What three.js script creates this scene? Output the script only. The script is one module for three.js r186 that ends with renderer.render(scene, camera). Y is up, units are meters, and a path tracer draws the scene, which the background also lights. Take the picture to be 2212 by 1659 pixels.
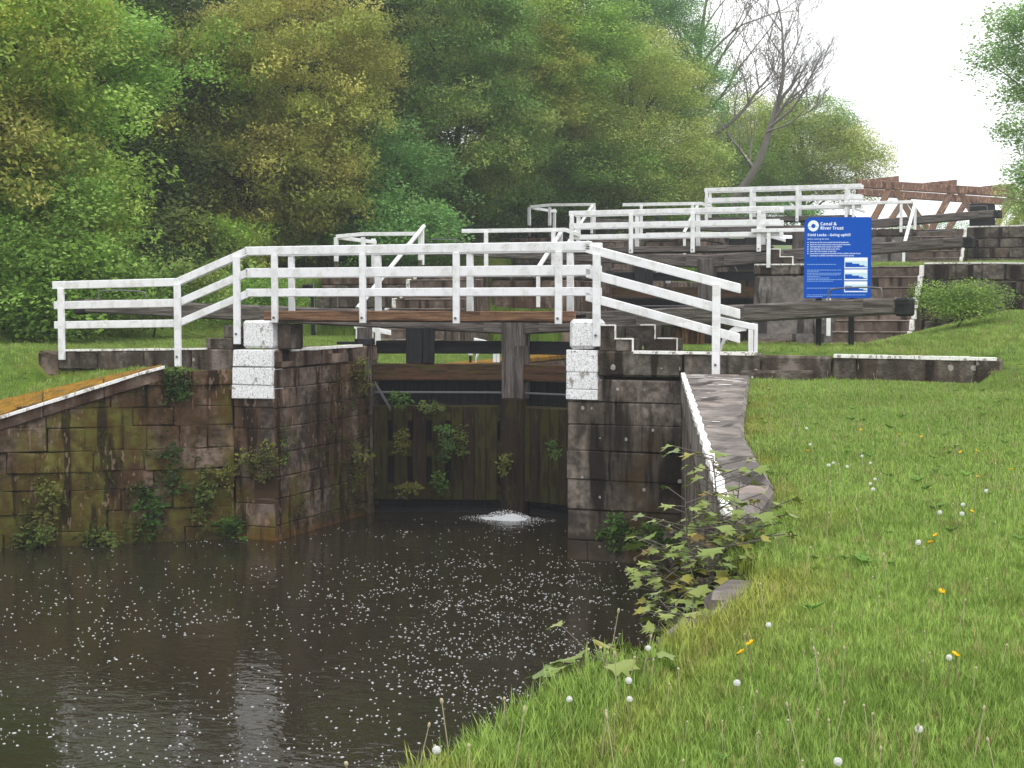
import * as THREE from 'three';
import { mergeGeometries } from 'three/addons/utils/BufferGeometryUtils.js';

// ---------------------------------------------------------------- camera, sky, sun, exposure
// World: x across the canal (right +), y up from the bottom pound's water, z towards the photographer; lock axis is -z.
const V3 = THREE.Vector3;
const YAW = THREE.MathUtils.degToRad(20.6), PITCH = THREE.MathUtils.degToRad(3.014);
const CAM = new V3(9.135, 3.68, 20.325);
const scene = new THREE.Scene();
const camera = new THREE.PerspectiveCamera(29.06, 1024 / 768, 0.1, 1200);
camera.position.copy(CAM); camera.rotation.order = 'YXZ'; camera.rotation.y = YAW; camera.rotation.x = -PITCH;
const renderer = new THREE.WebGLRenderer({ antialias: true });
renderer.toneMapping = THREE.LinearToneMapping;
renderer.toneMappingExposure = 1.0;
renderer.shadowMap.enabled = true;
{ // overcast sky: bright even cloud, a little brighter overhead
  const w = 256, h = 128, d = new Float32Array(w * h * 4);
  for (let j = 0; j < h; j++) for (let i = 0; i < w; i++) {
    const el = (j / (h - 1) - 0.5) * Math.PI, az = i / w * Math.PI * 2;
    const up = Math.max(0, Math.sin(el));
    let L = 1.5 + 0.75 * up + 0.06 * Math.sin(az * 3 + up * 5) * Math.sin(el * 6 + az * 2);
    let c = [L * 0.985, L * 0.995, L * 1.02];
    if (el < 0) c = [0.16, 0.17, 0.12];
    const k = (j * w + i) * 4; d[k] = c[0]; d[k + 1] = c[1]; d[k + 2] = c[2]; d[k + 3] = 1;
  }
  const t = new THREE.DataTexture(d, w, h, THREE.RGBAFormat, THREE.FloatType);
  t.mapping = THREE.EquirectangularReflectionMapping; t.magFilter = t.minFilter = THREE.LinearFilter; t.wrapS = THREE.RepeatWrapping; t.needsUpdate = true;
  scene.background = t; scene.environment = t;
}
const sun = new THREE.DirectionalLight(new THREE.Color(1, 0.96, 0.9), 0.9);
sun.position.set(25, 60, 30); sun.castShadow = true; sun.shadow.radius = 30; sun.shadow.mapSize.set(2048, 2048);
Object.assign(sun.shadow.camera, { left: -40, right: 40, top: 40, bottom: -60, far: 200 });
scene.add(sun); scene.add(sun.target);
scene.fog = new THREE.FogExp2(new THREE.Color(0.80, 0.83, 0.86), 0.0010);

// ---------------------------------------------------------------- helpers
function RNG(s) { let a = s >>> 0; return () => { a = (a + 0x6D2B79F5) | 0; let t = Math.imul(a ^ (a >>> 15), 1 | a); t = (t + Math.imul(t ^ (t >>> 7), 61 | t)) ^ t; return ((t ^ (t >>> 14)) >>> 0) / 4294967296; }; }
const lerp = (a, b, t) => a + (b - a) * t, clamp = (x, a = 0, b = 1) => Math.min(b, Math.max(a, x));
const sstep = (a, b, x) => { const t = clamp((x - a) / (b - a)); return t * t * (3 - 2 * t); };
function hash(x, y, s) { let h = (Math.imul(x, 374761393) + Math.imul(y, 668265263) + Math.imul(s, 2147483647 ^ 0x5bd1e995)) | 0; h = Math.imul(h ^ (h >>> 13), 1274126177); return ((h ^ (h >>> 16)) >>> 0) / 4294967296; }
function vn(x, y, s) { const xi = Math.floor(x), yi = Math.floor(y), fx = x - xi, fy = y - yi, u = fx * fx * (3 - 2 * fx), v = fy * fy * (3 - 2 * fy); return lerp(lerp(hash(xi, yi, s), hash(xi + 1, yi, s), u), lerp(hash(xi, yi + 1, s), hash(xi + 1, yi + 1, s), u), v); }
function fbm(x, y, o, s) { let a = 0.5, r = 0, n = 0; for (let i = 0; i < o; i++) { r += a * vn(x, y, s + i * 17); n += a; x *= 2.03; y *= 2.03; a *= 0.5; } return r / n; }
// a point in the world from the photograph's (2212 x 1659) pixel and its distance ahead of the camera
const FPX = 3200;
function at(u, v, d) {
  const a = (u - 1106) / FPX, b = -(v - 829.5) / FPX, sp = Math.sin(PITCH), cp = Math.cos(PITCH), s = Math.sin(YAW), c = Math.cos(YAW);
  const D = cp + b * sp, Y = b * cp - sp, k = d / D;
  return new V3(CAM.x + k * (a * c - D * s), CAM.y + k * Y, CAM.z + k * (-a * s - D * c));
}
const used = {};
function numbered(n) { const k = used[n] = (used[n] ?? -1) + 1; return k ? `${n}_${String(k).padStart(3, '0')}` : n; }
function tag(o, label, category, group, kind) { if (label) o.userData.label = label; if (category) o.userData.category = category; if (group) o.userData.group = group; if (kind) o.userData.kind = kind; return o; }
function thing(name, label, category, pos = [0, 0, 0], group, turn = 0) { const g = new THREE.Group(); g.name = numbered(name); g.position.set(...pos); g.rotation.y = turn; scene.add(g); return tag(g, label, category, group); }
function part(parent, name, geo, mat, label) { const m = new THREE.Mesh(geo, mat); m.name = name; m.castShadow = m.receiveShadow = true; if (label) m.userData.label = label; parent.add(m); return m; }
function copyOf(o, label, pos, turn) { const c = o.clone(); c.name = numbered(o.name.replace(/_\d{3}$/, '')); c.userData = { ...o.userData }; if (label) c.userData.label = label; if (pos) c.position.set(...pos); if (turn !== undefined) c.rotation.y = turn; scene.add(c); return c; }

// box-map uv in metres from positions
function boxUV(g, ox = 0, oy = 0, rot = false) {
  if (g.index) g = g.toNonIndexed();
  g.computeVertexNormals();
  const p = g.attributes.position, n = g.attributes.normal, uv = new Float32Array(p.count * 2);
  for (let i = 0; i < p.count; i++) {
    const ax = Math.abs(n.getX(i)), ay = Math.abs(n.getY(i)), az = Math.abs(n.getZ(i)); let u, v;
    if (ax > ay && ax > az) { u = p.getZ(i); v = p.getY(i); } else if (ay > az) { u = p.getX(i); v = p.getZ(i); } else { u = p.getX(i); v = p.getY(i); }
    if (rot) [u, v] = [v, u];
    uv[i * 2] = u + ox; uv[i * 2 + 1] = v + oy;
  }
  g.setAttribute('uv', new THREE.BufferAttribute(uv, 2));
  return g;
}
// chamfered block from 8 corners: index = bits xyz (x:1, y:2, z:4)
function block8(c, r) {
  const P = [], tri = (a, b, d) => P.push(a.x, a.y, a.z, b.x, b.y, b.z, d.x, d.y, d.z);
  const mid = new V3(); c.forEach(q => mid.addScaledVector(q, 1 / 8));
  const fv = {}; // fv[corner][axis] vertex lying on the face whose normal is that axis
  for (let i = 0; i < 8; i++) {
    const e = [1, 2, 4].map(b => { const d = c[i ^ b].clone().sub(c[i]); const l = d.length(); return d.multiplyScalar(Math.min(r, l * 0.4) / l); });
    fv[i] = [c[i].clone().add(e[1]).add(e[2]), c[i].clone().add(e[0]).add(e[2]), c[i].clone().add(e[0]).add(e[1])];
  }
  const out = (a, b, d) => { const n = b.clone().sub(a).cross(d.clone().sub(a)); const m = a.clone().add(b).add(d).multiplyScalar(1 / 3).sub(mid); n.dot(m) >= 0 ? tri(a, b, d) : tri(a, d, b); };
  const quad = (a, b, d, e) => { out(a, b, d); out(a, d, e); };
  for (let ax = 0; ax < 3; ax++) for (const s of [0, 1]) { const b0 = 1 << ax, o = [0, 1, 2].filter(k => k !== ax).map(k => 1 << k), base = s ? b0 : 0; quad(fv[base][ax], fv[base | o[0]][ax], fv[base | o[0] | o[1]][ax], fv[base | o[1]][ax]); }
  for (let ax = 0; ax < 3; ax++) { const [p, q] = [0, 1, 2].filter(k => k !== ax); for (let k = 0; k < 4; k++) { const i = ((k & 1) ? 1 << p : 0) | ((k & 2) ? 1 << q : 0), j = i | (1 << ax); quad(fv[i][p], fv[i][q], fv[j][q], fv[j][p]); } }
  for (let i = 0; i < 8; i++) out(fv[i][0], fv[i][1], fv[i][2]);
  const g = new THREE.BufferGeometry(); g.setAttribute('position', new THREE.Float32BufferAttribute(P, 3)); g.computeVertexNormals();
  return g;
}
function bar(x0, x1, y0, y1, z0, z1, r = 0.008, jit = 0, rng = null, rot = false) {
  const c = []; for (let i = 0; i < 8; i++) { const q = new V3(i & 1 ? x1 : x0, i & 2 ? y1 : y0, i & 4 ? z1 : z0); if (jit) q.add(new V3(rng() - .5, rng() - .5, rng() - .5).multiplyScalar(2 * jit)); c.push(q); }
  return boxUV(block8(c, r), rng ? rng() * 3 : x0 * .37, rng ? rng() * 3 : y0 * .71, rot);
}
// a rail of w (across) by h (up) whose centre line runs a -> b, ends cut plumb
function rail(a, b, h, w, r = 0.008, h2 = h) {
  const d = new V3(b[0] - a[0], 0, b[2] - a[2]); const l = d.length() || 1; const s = new V3(-d.z / l, 0, d.x / l).multiplyScalar(w / 2); const c = [];
  for (let i = 0; i < 8; i++) { const e = i & 1 ? b : a, hh = (i & 1 ? h2 : h); c.push(new V3(e[0], e[1] + (i & 2 ? hh / 2 : -hh / 2), e[2]).addScaledVector(s, i & 4 ? 1 : -1)); }
  const g = block8(c, r); const p = g.attributes.position, n = g.attributes.normal, uv = new Float32Array(p.count * 2);
  for (let i = 0; i < p.count; i++) { uv[i * 2] = ((p.getX(i) - a[0]) * d.x + (p.getZ(i) - a[2]) * d.z) / l + a[0] * .3; uv[i * 2 + 1] = p.getY(i) + (Math.abs(n.getY(i)) > .7 ? p.getZ(i) + p.getX(i) * .3 : 0); }
  g.setAttribute('uv', new THREE.BufferAttribute(uv, 2)); return g;
}
function tube(pts, r, seg = 6, rad = 5, r1 = r) {
  const cv = new THREE.CatmullRomCurve3(pts.map(p => p.isVector3 ? p : new V3(...p)));
  const g = new THREE.TubeGeometry(cv, seg, r, rad, false);
  if (r1 !== r) { const p = g.attributes.position, q = new V3(), cc = new V3(); for (let i = 0; i <= seg; i++) { cv.getPointAt(i / seg, cc); const k = lerp(1, r1 / r, i / seg); for (let j = 0; j <= rad; j++) { const id = i * (rad + 1) + j; q.fromBufferAttribute(p, id).sub(cc).multiplyScalar(k).add(cc); p.setXYZ(id, q.x, q.y, q.z); } } g.computeVertexNormals(); }
  return g;
}
const strip = g => { g = g.index ? g.toNonIndexed() : g; for (const k of Object.keys(g.attributes)) if (!['position', 'normal', 'uv'].includes(k)) g.deleteAttribute(k); return g; };
const merge = gs => mergeGeometries(gs.map(strip));
function disc(x, y, z, r, t, axis = 'z') { const g = new THREE.CylinderGeometry(r, r * .85, t, 10); if (axis === 'z') g.rotateX(Math.PI / 2); g.translate(x, y, z); return g; }

// ---------------------------------------------------------------- textures and materials
function tex(w, h, fn, opt = {}) {
  const d = new Uint8Array(w * h * 4);
  for (let j = 0; j < h; j++) for (let i = 0; i < w; i++) { const c = fn(i / w, j / h), k = (j * w + i) * 4; d[k] = clamp(c[0]) * 255; d[k + 1] = clamp(c[1]) * 255; d[k + 2] = clamp(c[2]) * 255; d[k + 3] = 255; }
  const t = new THREE.DataTexture(d, w, h); t.wrapS = t.wrapT = THREE.RepeatWrapping; t.magFilter = THREE.LinearFilter; t.minFilter = THREE.LinearMipmapLinearFilter; t.generateMipmaps = true;
  if (!opt.data) t.colorSpace = THREE.SRGBColorSpace;
  if (opt.rep) t.repeat.set(...opt.rep); t.needsUpdate = true; return t;
}
const mix3 = (a, b, t) => [lerp(a[0], b[0], t), lerp(a[1], b[1], t), lerp(a[2], b[2], t)];
const rgb = (r, g, b) => [r / 255, g / 255, b / 255];
const std = (o) => new THREE.MeshPhysicalMaterial({ roughness: 0.9, specularIntensity: .35, ...o });
// timber: grain along u, 2 m x 0.5 m tile
function woodTex(dark, light, wet, seed, moss = 0) {
  return tex(512, 256, (u, v) => {
    const g = fbm(u * 8, v * 60, 4, seed), s = fbm(u * 3, v * 8, 4, seed + 9), f = fbm(u * 60, v * 120, 2, seed + 5);
    let c = mix3(dark, light, clamp(g * 1.3 - .2 + (f - .5) * .5));
    c = mix3(c, wet, sstep(.48, .7, s) * .8);
    if (moss) c = mix3(c, rgb(74, 74, 30), sstep(.62 - moss * .3, .85 - moss * .3, fbm(u * 7, v * 9, 4, seed + 31)) * .8);
    if (g < .27) c = mix3(c, [0.03, .03, .03], .45);
    return c;
  }, { rep: [.5, 2] });
}
const bumpGrain = tex(256, 256, (u, v) => { const a = fbm(u * 6, v * 70, 3, 77) * .7 + fbm(u * 40, v * 40, 2, 12) * .3; return [a, a, a]; }, { data: true, rep: [.5, 2] });
const bumpRough = tex(512, 512, (u, v) => { const a = fbm(u * 12, v * 12, 5, 5) * .6 + fbm(u * 60, v * 60, 2, 15) * .4; return [a, a, a]; }, { data: true });
const M = {};
M.wood = std({ map: woodTex(rgb(72, 66, 62), rgb(132, 125, 120), rgb(62, 56, 54), 3), bumpMap: bumpGrain, bumpScale: .004 });
M.woodBrown = std({ map: woodTex(rgb(88, 64, 48), rgb(150, 118, 92), rgb(70, 52, 42), 8), bumpMap: bumpGrain, bumpScale: .004 });
M.woodWet = std({ color: new THREE.Color(.6, .6, .6), map: woodTex(rgb(38, 28, 18), rgb(86, 62, 40), rgb(30, 24, 18), 21, .35), bumpMap: bumpGrain, bumpScale: .005, roughness: .7 });
M.woodMoss = std({ color: new THREE.Color(.62, .62, .58), map: woodTex(rgb(34, 26, 14), rgb(80, 60, 34), rgb(52, 48, 18), 33, .9), bumpMap: bumpGrain, bumpScale: .006, roughness: .8 });
M.woodRail = std({ map: woodTex(rgb(62, 44, 34), rgb(104, 76, 58), rgb(52, 44, 28), 41, .3), bumpMap: bumpGrain, bumpScale: .005 });
M.woodBlack = std({ map: woodTex(rgb(26, 26, 28), rgb(52, 52, 54), rgb(22, 22, 24), 51), roughness: .7 });
M.white = std({ roughness: .55, bumpMap: bumpGrain, bumpScale: .0012, map: tex(512, 512, (u, v) => {
  const a = fbm(u * 9, v * 9, 5, 61), b = fbm(u * 50, v * 160, 3, 71), s = fbm(u * 24, v * 5, 3, 91);
  let c = mix3(rgb(238, 238, 241), rgb(222, 222, 222), sstep(.45, .75, a));
  c = mix3(c, rgb(206, 202, 190), sstep(.64, .85, s) * .3); c = mix3(c, rgb(140, 128, 112), sstep(.74, .8, b) * sstep(.55, .7, a)); return c;
}, { rep: [.8, .8] }) });
M.paintStone = std({ bumpMap: bumpRough, bumpScale: .012, roughness: .8, map: tex(1024, 1024, (u, v) => {
  const a = fbm(u * 22, v * 14, 5, 161), b = fbm(u * 120, v * 90, 2, 171), m = fbm(u * 6, v * 4, 3, 151);
  let c = mix3(rgb(238, 238, 240), rgb(205, 205, 205), sstep(.4, .8, b));
  c = mix3(c, rgb(148, 142, 136), sstep(.65, .7, a * .75 + m * .25) * .8); c = mix3(c, rgb(120, 115, 110), sstep(.76, .82, b) * .7); return c;
}, { rep: [.7, .7] }) });
M.whiteLine = std({ bumpMap: bumpRough, bumpScale: .01, map: tex(512, 256, (u, v) => { const a = fbm(u * 20, v * 10, 4, 261), b = fbm(u * 80, v * 40, 2, 262); return mix3(rgb(236, 234, 230), rgb(148, 140, 130), sstep(.52, .72, a * .6 + b * .4)); }, { rep: [.6, .6] }) });
// a whole wall's stone colour (stains belong to the wall): u along, v up, len x hgt metres
function wallTex(len, hgt, o) {
  const W = o.w || 1024, H = o.h || 512, s = o.seed;
  return tex(W, H, (u, v) => {
    const x = u * len, y = v * hgt;
    const b = fbm(x * 2.2, y * 2.6, 4, s), f = fbm(x * 14, y * 14, 3, s + 1), st = fbm(x * 5.5, y * .7, 4, s + 2), big = fbm(x * .8, y * .8, 3, s + 3), sp = fbm(x * 30, y * 9, 2, s + 6);
    let c = mix3(o.dark, o.light, clamp(b * 2 - .6 + (f - .5) * 1.3));
    if (o.pale) c = mix3(c, o.pale, sstep(.60, .72, fbm(x * 3.2, y * 2.4, 4, s + 11)) * .55);
    if (o.rust) c = mix3(c, o.rust, sstep(.42, .64, st * .6 + big * .4) * .8);
    if (o.moss) { const m = sstep(.50 - o.mossAmt, .68 - o.mossAmt, fbm(x * 1.3, y * 1.1, 5, s + 4) + (o.mossLow ? (.14 - .12 * y) : 0)); c = mix3(c, mix3(o.moss, o.moss2 || o.moss, clamp(fbm(x * 9, y * 7, 3, s + 8) * 2 - .5)), m * .85); }
    c = mix3(c, [.035, .03, .026], sstep(.6, .72, st) * .5);
    if (o.drip) c = mix3(c, rgb(140, 118, 104), sstep(.655, .70, sp * .55 + st * .2 + fbm(x * 2, y * 2, 2, s + 7) * .25) * .7);
    if (o.lichen) { const cx = Math.floor(x * 7), cy = Math.floor(y * 7), hh = hash(cx, cy, s); if (hh > 1 - o.lichen) { const dx = x * 7 - cx - .5, dy = y * 7 - cy - .5, r = .06 + .2 * hash(cx, cy, s + 1); if (Math.hypot(dx, dy) + (f - .5) * .3 < r) c = mix3(c, rgb(178, 175, 170), .8); } }
    if (o.line !== undefined) { const w = sstep(.5, .0, y); c = mix3(c, o.line, w * clamp(f * 1.6 - .2)); }
    return c;
  });
}
const PAL = { grey: rgb(120, 112, 104), dark: rgb(58, 52, 46), brown: rgb(74, 56, 42), rust: rgb(76, 50, 30), moss: rgb(72, 62, 24), moss2: rgb(84, 92, 44) };
const wallMat = (t) => std({ map: t, bumpMap: bumpRough, bumpScale: .02, roughness: .92 });
// coarse block stone in metres, several tones
function stoneTex(dark, light, seed, o = {}) { const t = wallTex(3, 3, { w: 512, h: 512, dark, light, seed, ...o }); t.repeat.set(1 / 3, 1 / 3); return t; }
M.stoneDark = std({ map: stoneTex(rgb(68, 62, 56), rgb(128, 119, 110), 301, { rust: rgb(62, 52, 44), lichen: .03 }), bumpMap: bumpRough, bumpScale: .02 });
M.stoneLichen = std({ map: stoneTex(rgb(66, 61, 55), rgb(120, 113, 105), 331, { lichen: .16, rust: rgb(70, 60, 48) }), bumpMap: bumpRough, bumpScale: .02 });
M.stoneGrey = std({ map: stoneTex(rgb(84, 79, 76), rgb(128, 121, 117), 351, { lichen: .02 }), bumpMap: bumpRough, bumpScale: .012 });
M.stoneStep = std({ map: stoneTex(rgb(80, 70, 62), rgb(124, 110, 100), 361, { rust: rgb(84, 70, 60) }), bumpMap: bumpRough, bumpScale: .015 });
M.stoneBrown = std({ map: stoneTex(rgb(78, 67, 59), rgb(128, 112, 100), 371, { rust: rgb(70, 50, 38), pale: rgb(150, 130, 116) }), bumpMap: bumpRough, bumpScale: .02 });
M.stonePath = std({ map: stoneTex(rgb(92, 86, 82), rgb(136, 128, 122), 391, { pale: rgb(158, 142, 130), lichen: .01 }), bumpMap: bumpRough, bumpScale: .005 });
M.stoneTread = std({ map: stoneTex(rgb(98, 88, 80), rgb(140, 128, 118), 395), bumpMap: bumpRough, bumpScale: .012 });
M.mossSlab = std({ bumpMap: bumpRough, bumpScale: .03, map: tex(512, 512, (u, v) => { const a = fbm(u * 10, v * 10, 5, 411), b = fbm(u * 60, v * 60, 2, 412); let c = mix3(rgb(116, 84, 20), rgb(164, 124, 44), a * 1.4 - .2); c = mix3(c, rgb(88, 80, 62), sstep(.58, .7, fbm(u * 5, v * 5, 4, 415)) * .8); return mix3(c, rgb(66, 48, 16), sstep(.5, .75, b) * .5); }) });
M.iron = std({ color: new THREE.Color(.03, .03, .034), roughness: .5, metalness: .6 });
M.steelGrey = std({ color: new THREE.Color(.16, .16, .17), roughness: .5, metalness: .5 });
M.black = std({ color: new THREE.Color(.018, .018, .02), roughness: .5 });
M.mortar = std({ color: new THREE.Color(.034, .025, .017) });
M.rust = std({ bumpMap: bumpRough, bumpScale: .01, map: tex(512, 512, (u, v) => { const a = fbm(u * 12, v * 6, 5, 511), b = fbm(u * 50, v * 14, 3, 512); let c = mix3(rgb(104, 76, 64), rgb(150, 118, 104), a * 1.4 - .2); c = mix3(c, rgb(186, 156, 124), sstep(.60, .68, b) * .8); return mix3(c, rgb(60, 40, 36), sstep(.62, .75, a) * .6); }, { rep: [.35, .35] }) });
M.rustGrey = std({ map: tex(512, 512, (u, v) => { const a = fbm(u * 10, v * 7, 5, 521), b = fbm(u * 40, v * 24, 3, 522); let c = mix3(rgb(138, 98, 72), rgb(160, 118, 84), a); c = mix3(c, rgb(124, 118, 112), sstep(.5, .6, b)); return mix3(c, rgb(178, 122, 74), sstep(.58, .7, a) * .8); }, { rep: [.4, .4] }), bumpMap: bumpRough, bumpScale: .01 });
M.bareTwig = std({ color: new THREE.Color(.20, .18, .16), roughness: 1 });
M.bark = std({ map: woodTex(rgb(44, 38, 32), rgb(92, 84, 74), rgb(50, 46, 36), 541, .3), roughness: 1 });
M.twig = std({ color: new THREE.Color(.12, .105, .092), roughness: 1 });

// ---------------------------------------------------------------- lie of the land
const wingLx = z => z < 2.15 ? -3.2 - 1.302 * z : -6.0 - 1.302 * (z - 2.15);        // left water edge, z > 0
const edgeR = z => z < 12.7 ? 4.05 + .27 * z : z < 14 ? lerp(7.48, 7.76, (z - 12.7) / 1.3) : lerp(7.76, 7.32, clamp((z - 14) / 3)); // right water edge
const wingTop = x => clamp(2.72 + .39 * (x + 4.1), 1.0, 2.72);
const copeW = z => z < 12 ? lerp(.85, .24, clamp(z / 8)) : 0;
function inWater(x, z, m = 0) {
  if (z > -.3) return x > wingLx(z) - m && x < edgeR(z) + m && x > -11 - m;
  return Math.abs(x) < 2.42 + m;
}
function landH(x, z) {
  let h;
  const n = (fbm(x * .35 + 40, z * .35 + 40, 3, 900) - .5);
  if (x > 0) {
    const low = 2.66 - .017 * z + n * .12 + .02 * Math.max(0, x - 8);
    const hi2 = 3.03 + .02 * clamp(-z, 0, 6) * .4 + Math.min(.46, .26 * Math.max(0, x - 6.2)) * sstep(0, -9, z) + n * .06 * sstep(0, -3, z);
    const dip = x < 6.2 ? .42 * sstep(6.2, 5.2, x) * sstep(-3.6, -5.6, z) : 0;
    const hi3 = 4.56 + .035 * Math.max(0, -15 - z) + .05 * Math.max(0, x - 8) + n * .1;
    const hi4 = 6.08 + n * .1;
    const t1 = x < 8.2 ? sstep(-.05, -.3, z) : sstep(1.6, -1.6, z);
    const xw = x - .22, wallZ = -.12 + (xw < 6.1 ? -14.6 : xw < 6.9 ? -14.35 : xw < 7.9 ? lerp(-14.15, -13.35, xw - 6.9) : xw < 8.8 ? lerp(-13.35, -11.7, (xw - 7.9) / .9) : lerp(-11.7, -9.3, (xw - 8.8) / .6));
    const t2 = x < 9.3 ? sstep(wallZ - .05, wallZ - .4, z) : sstep(-6, -11, z);
    const wz3 = wallZ - 14.5, t3 = x < 9.3 ? sstep(wz3 - .05, wz3 - .4, z) : sstep(-20.5, -25.5, z);
    h = lerp(lerp(lerp(low, hi2 - dip, t1), hi3, t2), hi4, t3);
  } else {
    const bk = (wingLx(z) - x) * .609, xl = x + .609 * bk, slabW = lerp(.35, 1.25, clamp((-4.05 - xl) / 2.9));
    const front = Math.min(2.66, wingTop(xl) - .05 + (bk > slabW - .12 ? .03 + .28 * clamp((-4.05 - xl) / 2.9) + .10 * Math.max(0, bk - slabW) : -.12)) + n * .06;
    const l1 = lerp(front, 2.93 + n * .1 * sstep(-.2, -2, z), x > -7 ? sstep(-.05, -.3, z) : sstep(1.2, -1.2, z));
    const l2 = 4.56 + n * .1, l3 = 6.08 + n * .1;
    const t2 = x > -9.4 ? sstep(-14.5, -14.9, z) : sstep(-9, -16, z), t3 = x > -9.4 ? sstep(-29, -29.4, z) : sstep(-24, -31, z);
    h = lerp(lerp(l1 - .44 * sstep(-6.6, -3.3, x) * sstep(-3.6, -4.4, z), l2, t2), l3, t3);
    const hill = Math.max(0, -9.8 - x + .12 * Math.min(0, z + 3));
    h += Math.min(14, .33 * hill + .012 * hill * hill) + n * .9 * sstep(0, 3, hill);
  }
  if (z < -46) h = lerp(h, 6.1 + (x < -9 ? Math.min(14, .3 * (-9 - x)) : 0), sstep(-46, -60, z));
  return h;
}
{ // the ground: one sheet with the canal cut into it, running out to the horizon
  const xs = [], zs = [];
  for (const q of [-420, -260, -160, -100, -70, -50, -40, -32, -27, -23, -20, -17.5]) xs.push(q);
  for (let x = -15.5; x <= 13.001; x += .25) xs.push(x);
  for (const q of [14, 15.5, 18, 22, 28, 40, 60, 100, 180, 420]) xs.push(q);
  for (const q of [-500, -300, -180, -120, -90, -75, -64, -56, -50, -45, -40, -36.5, -34]) zs.push(q);
  for (let z = -32; z <= 20.001; z += .25) zs.push(z);
  for (const q of [21, 23, 26, 32, 45, 70, 120]) zs.push(q);
  const nx = xs.length, nz = zs.length, P = [], U = [], I = [];
  for (let j = 0; j < nz; j++) for (let i = 0; i < nx; i++) { const x = xs[i], z = zs[j]; P.push(x, inWater(x, z, z > 12.4 ? .12 : z > -.3 ? .48 : .25) ? -.7 : landH(x, z), z); U.push(x, z); }
  for (let j = 0; j < nz - 1; j++) for (let i = 0; i < nx - 1; i++) { const a = j * nx + i; I.push(a, a + nx, a + 1, a + 1, a + nx, a + nx + 1); }
  const g = new THREE.BufferGeometry(); g.setAttribute('position', new THREE.Float32BufferAttribute(P, 3)); g.setAttribute('uv', new THREE.Float32BufferAttribute(U, 2)); g.setIndex(I); g.computeVertexNormals();
  const t = tex(1024, 1024, (u, v) => { const a = fbm(u * 16, v * 16, 5, 611), b = fbm(u * 120, v * 120, 3, 612), c2 = fbm(u * 5, v * 5, 3, 613); let c = mix3(rgb(62, 84, 26), rgb(104, 128, 44), a * .9 + (b - .5) * .8); c = mix3(c, rgb(120, 116, 56), sstep(.56, .75, c2) * .5); return mix3(c, rgb(40, 44, 18), sstep(.6, .75, b) * .6); });
  t.repeat.set(1 / 6, 1 / 6);
  const m = part(scene, 'ground', g, std({ map: t, roughness: 1, bumpMap: bumpRough, bumpScale: .03 })); m.userData.kind = 'structure';
}
{ // canal water
  const g = new THREE.PlaneGeometry(34, 52, 1, 1); g.rotateX(-Math.PI / 2); g.translate(-4, 0, 21.5);
  const uv = g.attributes.uv, p = g.attributes.position; for (let i = 0; i < uv.count; i++) uv.setXY(i, p.getX(i) / 4, p.getZ(i) / 4);
  const b = tex(1024, 1024, (u, v) => { const a = fbm(u * 14, v * 22, 3, 711) * .65 + fbm(u * 46, v * 70, 3, 712) * .35; return [a, a, a]; }, { data: true });
  const m = part(scene, 'canal_water', g, new THREE.MeshPhysicalMaterial({ color: new THREE.Color(.0225, .0190, .0115), roughness: .06, ior: 1.33, specularIntensity: 1, bumpMap: b, bumpScale: .007 })); m.userData.kind = 'structure';
}

// ---------------------------------------------------------------- masonry
// a coursed wall from plan point A to B (outward normal to the right of A->B when side = 1), every stone a part
function coursedWall(parent, mat, A, B, y0, topFn, o) {
  const rng = RNG(o.seed), d = new V3(B[0] - A[0], 0, B[1] - A[1]), L = d.length(); d.divideScalar(L);
  const out = new V3(-d.z, 0, d.x).multiplyScalar(o.side || 1), depth = o.depth || .3, H = o.texH || 3.1;
  const courses = o.courses; let y = y0, k = 0;
  const mk = (s0, s1, b0, b1, t0, t1, off) => { // stone with its own bottom and top at both ends
    const c = []; for (let i = 0; i < 8; i++) { const s = i & 1 ? s1 : s0, yy = i & 2 ? (i & 1 ? t1 : t0) : (i & 1 ? b1 : b0); c.push(new V3(A[0], yy, A[1]).addScaledVector(d, s).addScaledVector(out, (i & 4 ? off : -depth) ).add(new V3((rng() - .5), (rng() - .5), (rng() - .5)).multiplyScalar(o.jit ?? .012))); }
    const g = block8(c, o.r ?? .014), p = g.attributes.position, uv = new Float32Array(p.count * 2);
    for (let i = 0; i < p.count; i++) { uv[i * 2] = ((p.getX(i) - A[0]) * d.x + (p.getZ(i) - A[1]) * d.z) / (o.texL || L); uv[i * 2 + 1] = (p.getY(i) - y0) / H; }
    g.setAttribute('uv', new THREE.BufferAttribute(uv, 2)); return g;
  };
  while (true) {
    const h = courses[k % courses.length], yt = y + h; let s = (k % 2 ? -.28 : 0) * (o.len || .6), any = false;
    while (s < L - .02) {
      let w = (o.len || .6) * (.5 + 1.1 * rng()); let s0 = Math.max(0, s), s1 = Math.min(L, s + w); if (L - s1 < .18) s1 = L;
      const ta = Math.min(yt, topFn(s0)), tb = Math.min(yt, topFn(s1)); s = s1;
      if (Math.max(ta, tb) - y < .06) continue; any = true;
      const gap = o.gap ?? .003;
      if (o.skip && o.skip(s0, s1, y, yt)) continue;
      part(parent, 'stone', mk(s0 + gap, s1 - gap, y + gap, y + gap, Math.max(y + .03, ta - gap), Math.max(y + .03, tb - gap), (rng() - .4) * (o.proud ?? .03)), mat);
    }
    y = yt; k++; if (!any || k > 30) break;
  }
  // mortar bed just behind the faces
  const c = []; for (let i = 0; i < 8; i++) { const s = i & 1 ? L - .05 : .05; c.push(new V3(A[0], i & 2 ? Math.max(y0, topFn(s) - .03) : y0 - .1, A[1]).addScaledVector(d, s).addScaledVector(out, i & 4 ? -.10 : -depth - .25)); }
  part(parent, 'mortar', boxUV(block8(c, .005)), M.mortar);
}
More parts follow.
